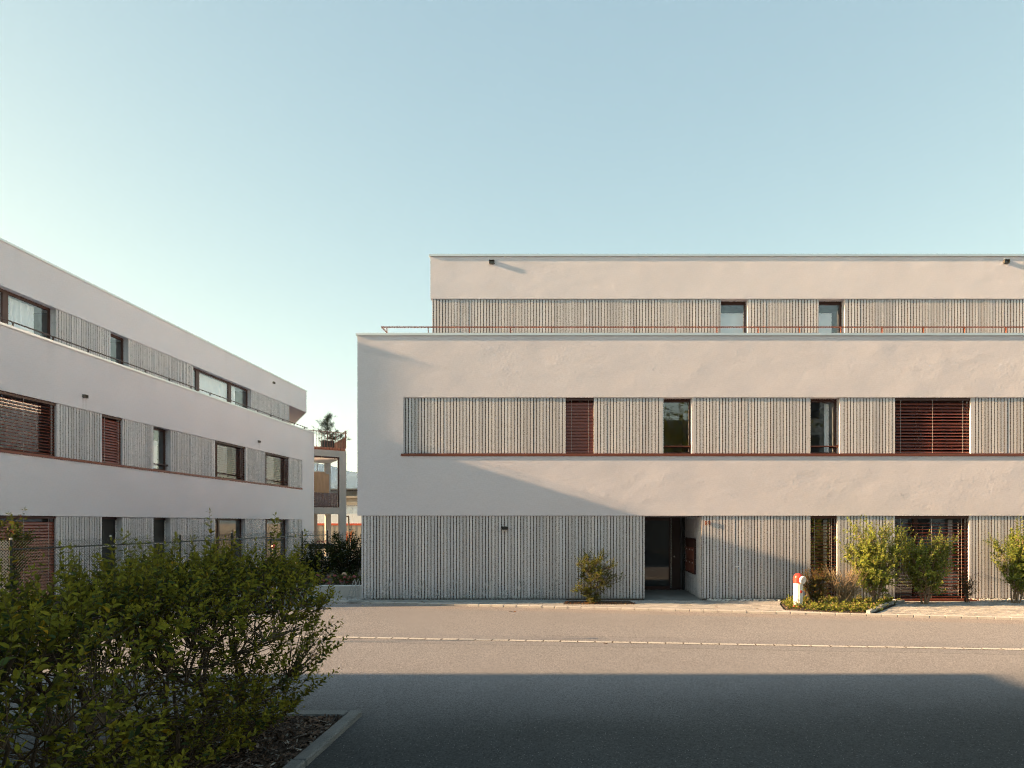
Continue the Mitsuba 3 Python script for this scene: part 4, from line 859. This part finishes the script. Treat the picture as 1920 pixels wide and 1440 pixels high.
# planted bed by the hydrant
sheet('planting_bed', list(BED.exterior.coords)[:-1], 0.05, 'mat_soil')
kb = [(6.25, KERB(6.25) + 0.13), (6.6, 12.05), (7.1, 12.65), (7.55, 13.05), (8.0, 13.35)]
for a, b in zip(kb[:-1], kb[1:]):
    a, b = np.array(a), np.array(b); d = unit(b - a); nn = np.array([-d[1], d[0]])
    part('planting_bed', 'edging', MB().poly([a + d * 0.003, b - d * 0.003, b - d * 0.003 - nn * 0.08, a + d * 0.003 - nn * 0.08], 0.0, 0.105), 'mat_concrete')
gc = 'ground_cover'
rg = R(62); B_ = []
while len(B_) < 850:
    x, y = rg.uniform(4.7, 8), rg.uniform(11.7, 13.5)
    if BED.buffer(-0.03).contains(Point(x, y)): B_.append(np.array([x, y, 0.05]))
P, A_, N_, S_, ln, tt = shoots_to_leaves(B_, [unit(rg.normal(0, .7, 3) + [0, 0, 1.0]) for _ in B_], [rg.uniform(.06, .15) for _ in B_], rg, spacing=0.03, size=(0.035, 0.06)); v, f = leaves(P, A_, N_, S_, 0.7, rg)
put(gc, (v, f), 'mat_leaf', smooth=True, color=leaf_colors(len(P), rg, [[0.20, 0.22, 0.045], [0.28, 0.29, 0.06], [0.10, 0.14, 0.03], [0.36, 0.25, 0.14]], [4, 3, 3, 1.6])); labels[gc] = {'label': 'leafy green ground cover around the hydrant and shrubs', 'category': 'ground cover', 'kind': 'stuff'}
# dry leaves in the tree pit
sheet('tree_pit', list(PIT.exterior.coords)[:-1], 0.052, 'mat_soil')
def litter(poly, n, z, rg, size, pal, wts):
    x0_, y0_, x1_, y1_ = poly.bounds; Pq = []
    while len(Pq) < n:
        x, y = rg.uniform(x0_, x1_), rg.uniform(y0_, y1_)
        if poly.contains(Point(x, y)): Pq.append([x, y, z + abs(rg.normal(0, 0.012))])
    Pq = np.array(Pq); A_ = rg.normal(0, 1, (n, 3)) * [1, 1, 0.25]; N_ = unit(rg.normal(0, 0.35, (n, 3)) + [0, 0, 1]); v, f = leaves(Pq, A_, N_, rg.uniform(*size, n), 0.45, rg)
    return (v, f), leaf_colors(n, rg, pal, wts)
rg_l = R(66)
mm, cc = litter(PIT.intersection(sbox(-9, 12.9, 20, 13.12)), 260, 0.055, R(63), (0.02, 0.05), [[0.30, 0.13, 0.05], [0.2, 0.12, 0.06], [0.4, 0.2, 0.06]], [3, 3, 1])
sp_ = [(790, 1132), (797, 1133), (955, 1147.5), (962, 1148), (1340, 1142.5), (1350, 1143), (1225, 1146), (1500, 1154), (880, 1139), (1422, 1145), (1745, 1152), (1130, 1206)]
P_ = np.array([[at(a, EYE * FPX / (b - CY)), EYE * FPX / (b - CY), 0.052 if b < KERB(at(a, EYE * FPX / (b - CY))) * 0 + 1146 else 0.006] for a, b in sp_])
v2, f2_ = leaves(P_, rg_l.normal(0, 1, (12, 3)) * [1, 1, 0.15], unit(rg_l.normal(0, .25, (12, 3)) + [0, 0, 1]), rg_l.uniform(0.06, 0.11, 12), 0.5, rg_l)
mm = (np.vstack([mm[0], v2]), np.vstack([mm[1], f2_ + len(mm[0])])); cc = np.vstack([cc, leaf_colors(12, rg_l, [[0.22, 0.10, 0.05], [0.12, 0.075, 0.05]], [1, 1])])
put('leaf_litter', mm, 'mat_leaf', smooth=True, color=cc); labels['leaf_litter'] = {'label': 'rusty fallen leaves at the foot of the holly-like bush and along the pavement', 'category': 'fallen leaves', 'kind': 'stuff'}
# gravel strip
rg = R(64); ico = trimesh.creation.icosphere(1); m = MB()
for (a, b, n) in ((3.35, 5.2, 170), (7.5, 8.0, 50), (10.0, 12.0, 260)):
    for _ in range(n):
        s = rg.uniform(0.014, 0.034); v = ico.vertices * [s, s * rg.uniform(.7, 1), s * rg.uniform(.5, .8)] * (1 + rg.normal(0, .06, (len(ico.vertices), 1))); q = rg.uniform(0, 6.28); c_, s_ = math.cos(q), math.sin(q)
        v = v @ np.array([[c_, -s_, 0], [s_, c_, 0], [0, 0, 1]]) + [rg.uniform(a, b), rg.uniform(13.5, 13.74), 0.045 + rg.uniform(0, 0.02)]; m.add(v, ico.faces)
put('gravel_strip', m, 'mat_pebble', smooth=True); labels['gravel_strip'] = {'label': 'pale pebbles along the foot of the main block', 'category': 'gravel', 'kind': 'stuff'}
# foreground bed with mulch and kerb
bed2 = [(-4.2, 0.4), (-2.26, 0.4), (-2.26, 5.46), (-4.2, 5.46)]
sheet('hedge_bed', bed2, 0.03, 'mat_soil')
rg = R(65); m = MB(); n = 9000
c = np.stack([rg.uniform(-4.1, -2.28, n), rg.uniform(1.6, 5.44, n), 0.034 + rg.uniform(0, 0.028, n)], 1)
d = unit(rg.normal(0, 1, (n, 3)) * [1, 1, 0.3]); q = unit(np.cross(d, unit(rg.normal(0, .4, (n, 3)) + [0, 0, 1]))); l = (rg.uniform(0.012, 0.05, n))[:, None]; w = (rg.uniform(0.004, 0.014, n))[:, None]; up = np.cross(q, d) * 0.004
v = np.stack([c - d * l - q * w * .6, c + d * l - q * w, c + d * l * .9 + q * w, c - d * l + q * w, c + up], 1).reshape(-1, 3)
f = (np.array([[0, 1, 4], [1, 2, 4], [2, 3, 4], [3, 0, 4]])[None] + 5 * np.arange(n)[:, None, None]).reshape(-1, 3)
pal = np.array([[0.055, 0.036, 0.026], [0.10, 0.062, 0.042], [0.03, 0.022, 0.018], [0.17, 0.14, 0.12], [0.30, 0.29, 0.27]]); col = pal[rg.choice(5, n, p=[.36, .3, .2, .1, .04])] * rg.uniform(.8, 1.2, (n, 1))
put('mulch', (v, f), 'mat_vcol', color=np.repeat(col, 5, 0)); labels['mulch'] = {'label': 'dark bark mulch and dead twigs under the hedge', 'category': 'mulch', 'kind': 'stuff'}
for i, (a, b) in enumerate(((0.4, 1.4), (1.4, 2.4), (2.4, 3.4), (3.4, 4.42), (4.42, 5.60))):
    part('hedge_bed', 'kerb_stone', MB().cbox(-2.265, -2.14, a + 0.003, b - 0.003, -0.05, 0.058 + 0.002 * (i % 2), 0.012), 'mat_granite')
for i, (a, b) in enumerate(((-3.3, -2.275), (-4.3, -3.3), (-5.3, -4.3), (-6.3, -5.3), (-7.3, -6.3), (-8.3, -7.3))):
    part('hedge_bed', 'kerb_stone', MB().cbox(a + 0.003, b - 0.003, 5.465, 5.60, -0.05, 0.057 + 0.002 * (i % 2), 0.012), 'mat_granite')

# ------------------------------------------------------------------ hills
def ridge(key, y, x0, x1, hgt, seed, nx=120, ny=26, depth=700):
    X, Y = np.meshgrid(np.linspace(x0, x1, nx), np.linspace(0, 1, ny)); prof = np.sin(np.pi * Y) ** 1.2
    P = np.stack([X / 400, Y * 3, 0 * X], -1); Z = hgt(X) * prof * (0.75 + 0.5 * meshkit.fbm(P, 4, seed)) - 3
    v = np.stack([X, y + Y * depth, Z], -1).reshape(-1, 3); i = (np.arange(ny - 1)[:, None] * nx + np.arange(nx - 1)).ravel()
    put(key, (v, np.vstack([np.stack([i, i + 1, i + nx + 1], 1), np.stack([i, i + nx + 1, i + nx], 1)])), 'mat_hill', smooth=True); labels[key] = {'kind': 'structure'}
ridge('hills', 2500, -3000, 3000, lambda x: 190 + 110 * np.exp(-((x + 1350) / 330) ** 2), 3)

# ------------------------------------------------------------------ behind the photographer: what casts the foreground shade and shows in the panes
nb = thing('neighbouring_building', 'low plain stucco building left of the photographer, shading the forecourt', 'building')
part(nb, 'wall', MB().box(-34, -11.2, -16, 6.03, 0, 4.94), 'mat_stucco'); part(nb, 'parapet_cap', MB().box(-34.04, -11.16, -16.04, 6.06, 4.941, 5.0), 'mat_cap')
gw = thing('concrete_garage', 'grey concrete building across the road, mirrored in the entrance door', 'building')
part(gw, 'wall', MB().box(-10, 14.5, -22, -9.6, 0, 9.0), 'mat_concrete')
ob = thing('opposite_block', 'grey and white block across the road, mirrored in the upper panes', 'apartment building')
part(ob, 'wall', MB().box(15.0, 34, -26, -11.0, 0, 11.5), 'mat_concrete_pale')
for z in (1.0, 3.9, 6.8, 9.4):
    for x in np.arange(16, 33, 2.6): part(ob, 'window', MB().box(x, x + 1.5, -10.99, -10.96, z, z + 1.4), 'mat_black')
def tree(x, y, h, r, seed, label):
    rg = R(seed); k = thing('tree', label, 'tree', None)
    tr = stem((x, y, 0), (x, y, h * 0.75), rg, 0.16, 0.05, 8, 0.05); B_, D_, L_ = [], [], []
    part(k, 'trunk', MB().tube(*tr, 8), 'mat_bark', smooth=50)
    lim = MB()
    for i in range(38):
        t = rg.uniform(0.3, 0.98); p = tr[0][0] * (1 - t) + tr[0][-1] * t; an = rg.uniform(0, 6.28); rr = r * rg.uniform(0.45, 1.0) * math.sqrt(max(0.1, 1 - ((t - 0.55) / 0.6) ** 2))
        e = p + [math.cos(an) * rr, math.sin(an) * rr, rg.uniform(0.2, 0.3 * h)]; s = stem(p, e, rg, 0.045, 0.012, 5, 0.05); lim.tube(*s, 5)
        for _ in range(14): B_.append(s[0][rg.integers(2, 5)] + rg.normal(0, 0.25, 3)); D_.append(unit(rg.normal(0, .7, 3) + [0, 0, .3])); L_.append(rg.uniform(0.4, 0.8))
    part(k, 'limb', lim, 'mat_bark', kind='stuff')
    P, A_, N_, S_, ln, tt = shoots_to_leaves(B_, D_, L_, rg, spacing=0.11, size=(0.12, 0.2)); v, f = leaves(P, A_, N_, S_, 0.6, rg)
    part(k, 'crown', (v, f), 'mat_leaf', smooth=True, color=leaf_colors(len(P), rg, [[0.07, 0.10, 0.02], [0.11, 0.13, 0.025], [0.15, 0.15, 0.02]], [4, 3, 2]))
tree(7.6, -8.2, 10.5, 2.3, 71, 'green tree behind the photographer, tallest of those mirrored in the panes')
tree(3.2, -8.4, 5.0, 1.4, 72, 'small yellow-green tree behind the photographer by the concrete building')
tree(13.2, -7.5, 6.5, 2.2, 73, 'broad green tree behind the photographer, furthest right of the row')
tree(17.5, -7.0, 4.6, 2.0, 74, 'low bushy tree behind the photographer before the opposite block')

tree(-4.5, -4.6, 12.5, 4.4, 75, 'large added tree with a wide crown just behind the photographer, blocking sky light')  # this and the next two: unseen trees added to dim the forecourt's sky light
tree(10.5, -4.4, 11.5, 4.2, 76, 'large added tree behind the photographer, to the right of the forecourt, blocking sky light')
tree(-12.5, -4.0, 11.0, 4.0, 77, 'large added tree behind the photographer, furthest left of the row, blocking sky light')
# ------------------------------------------------------------------ the air
scene['air'] = {'type': 'homogeneous', 'albedo': rgb(0.95, 0.95, 0.95), 'sigma_t': {'type': 'rgb', 'value': [0.00006, 0.00010, 0.00017]}}
scene['camera']['medium'] = {'type': 'ref', 'id': 'air'}
scene['haze'] = {'type': 'cube', 'to_world': TT().translate([0, 0, 159]) @ TT().scale([3600, 3600, 160.5]), 'bsdf': {'type': 'null'}, 'interior': {'type': 'ref', 'id': 'air'}}
labels['haze'] = {'label': 'thin blue air over the distant hills', 'category': 'haze', 'kind': 'stuff'}
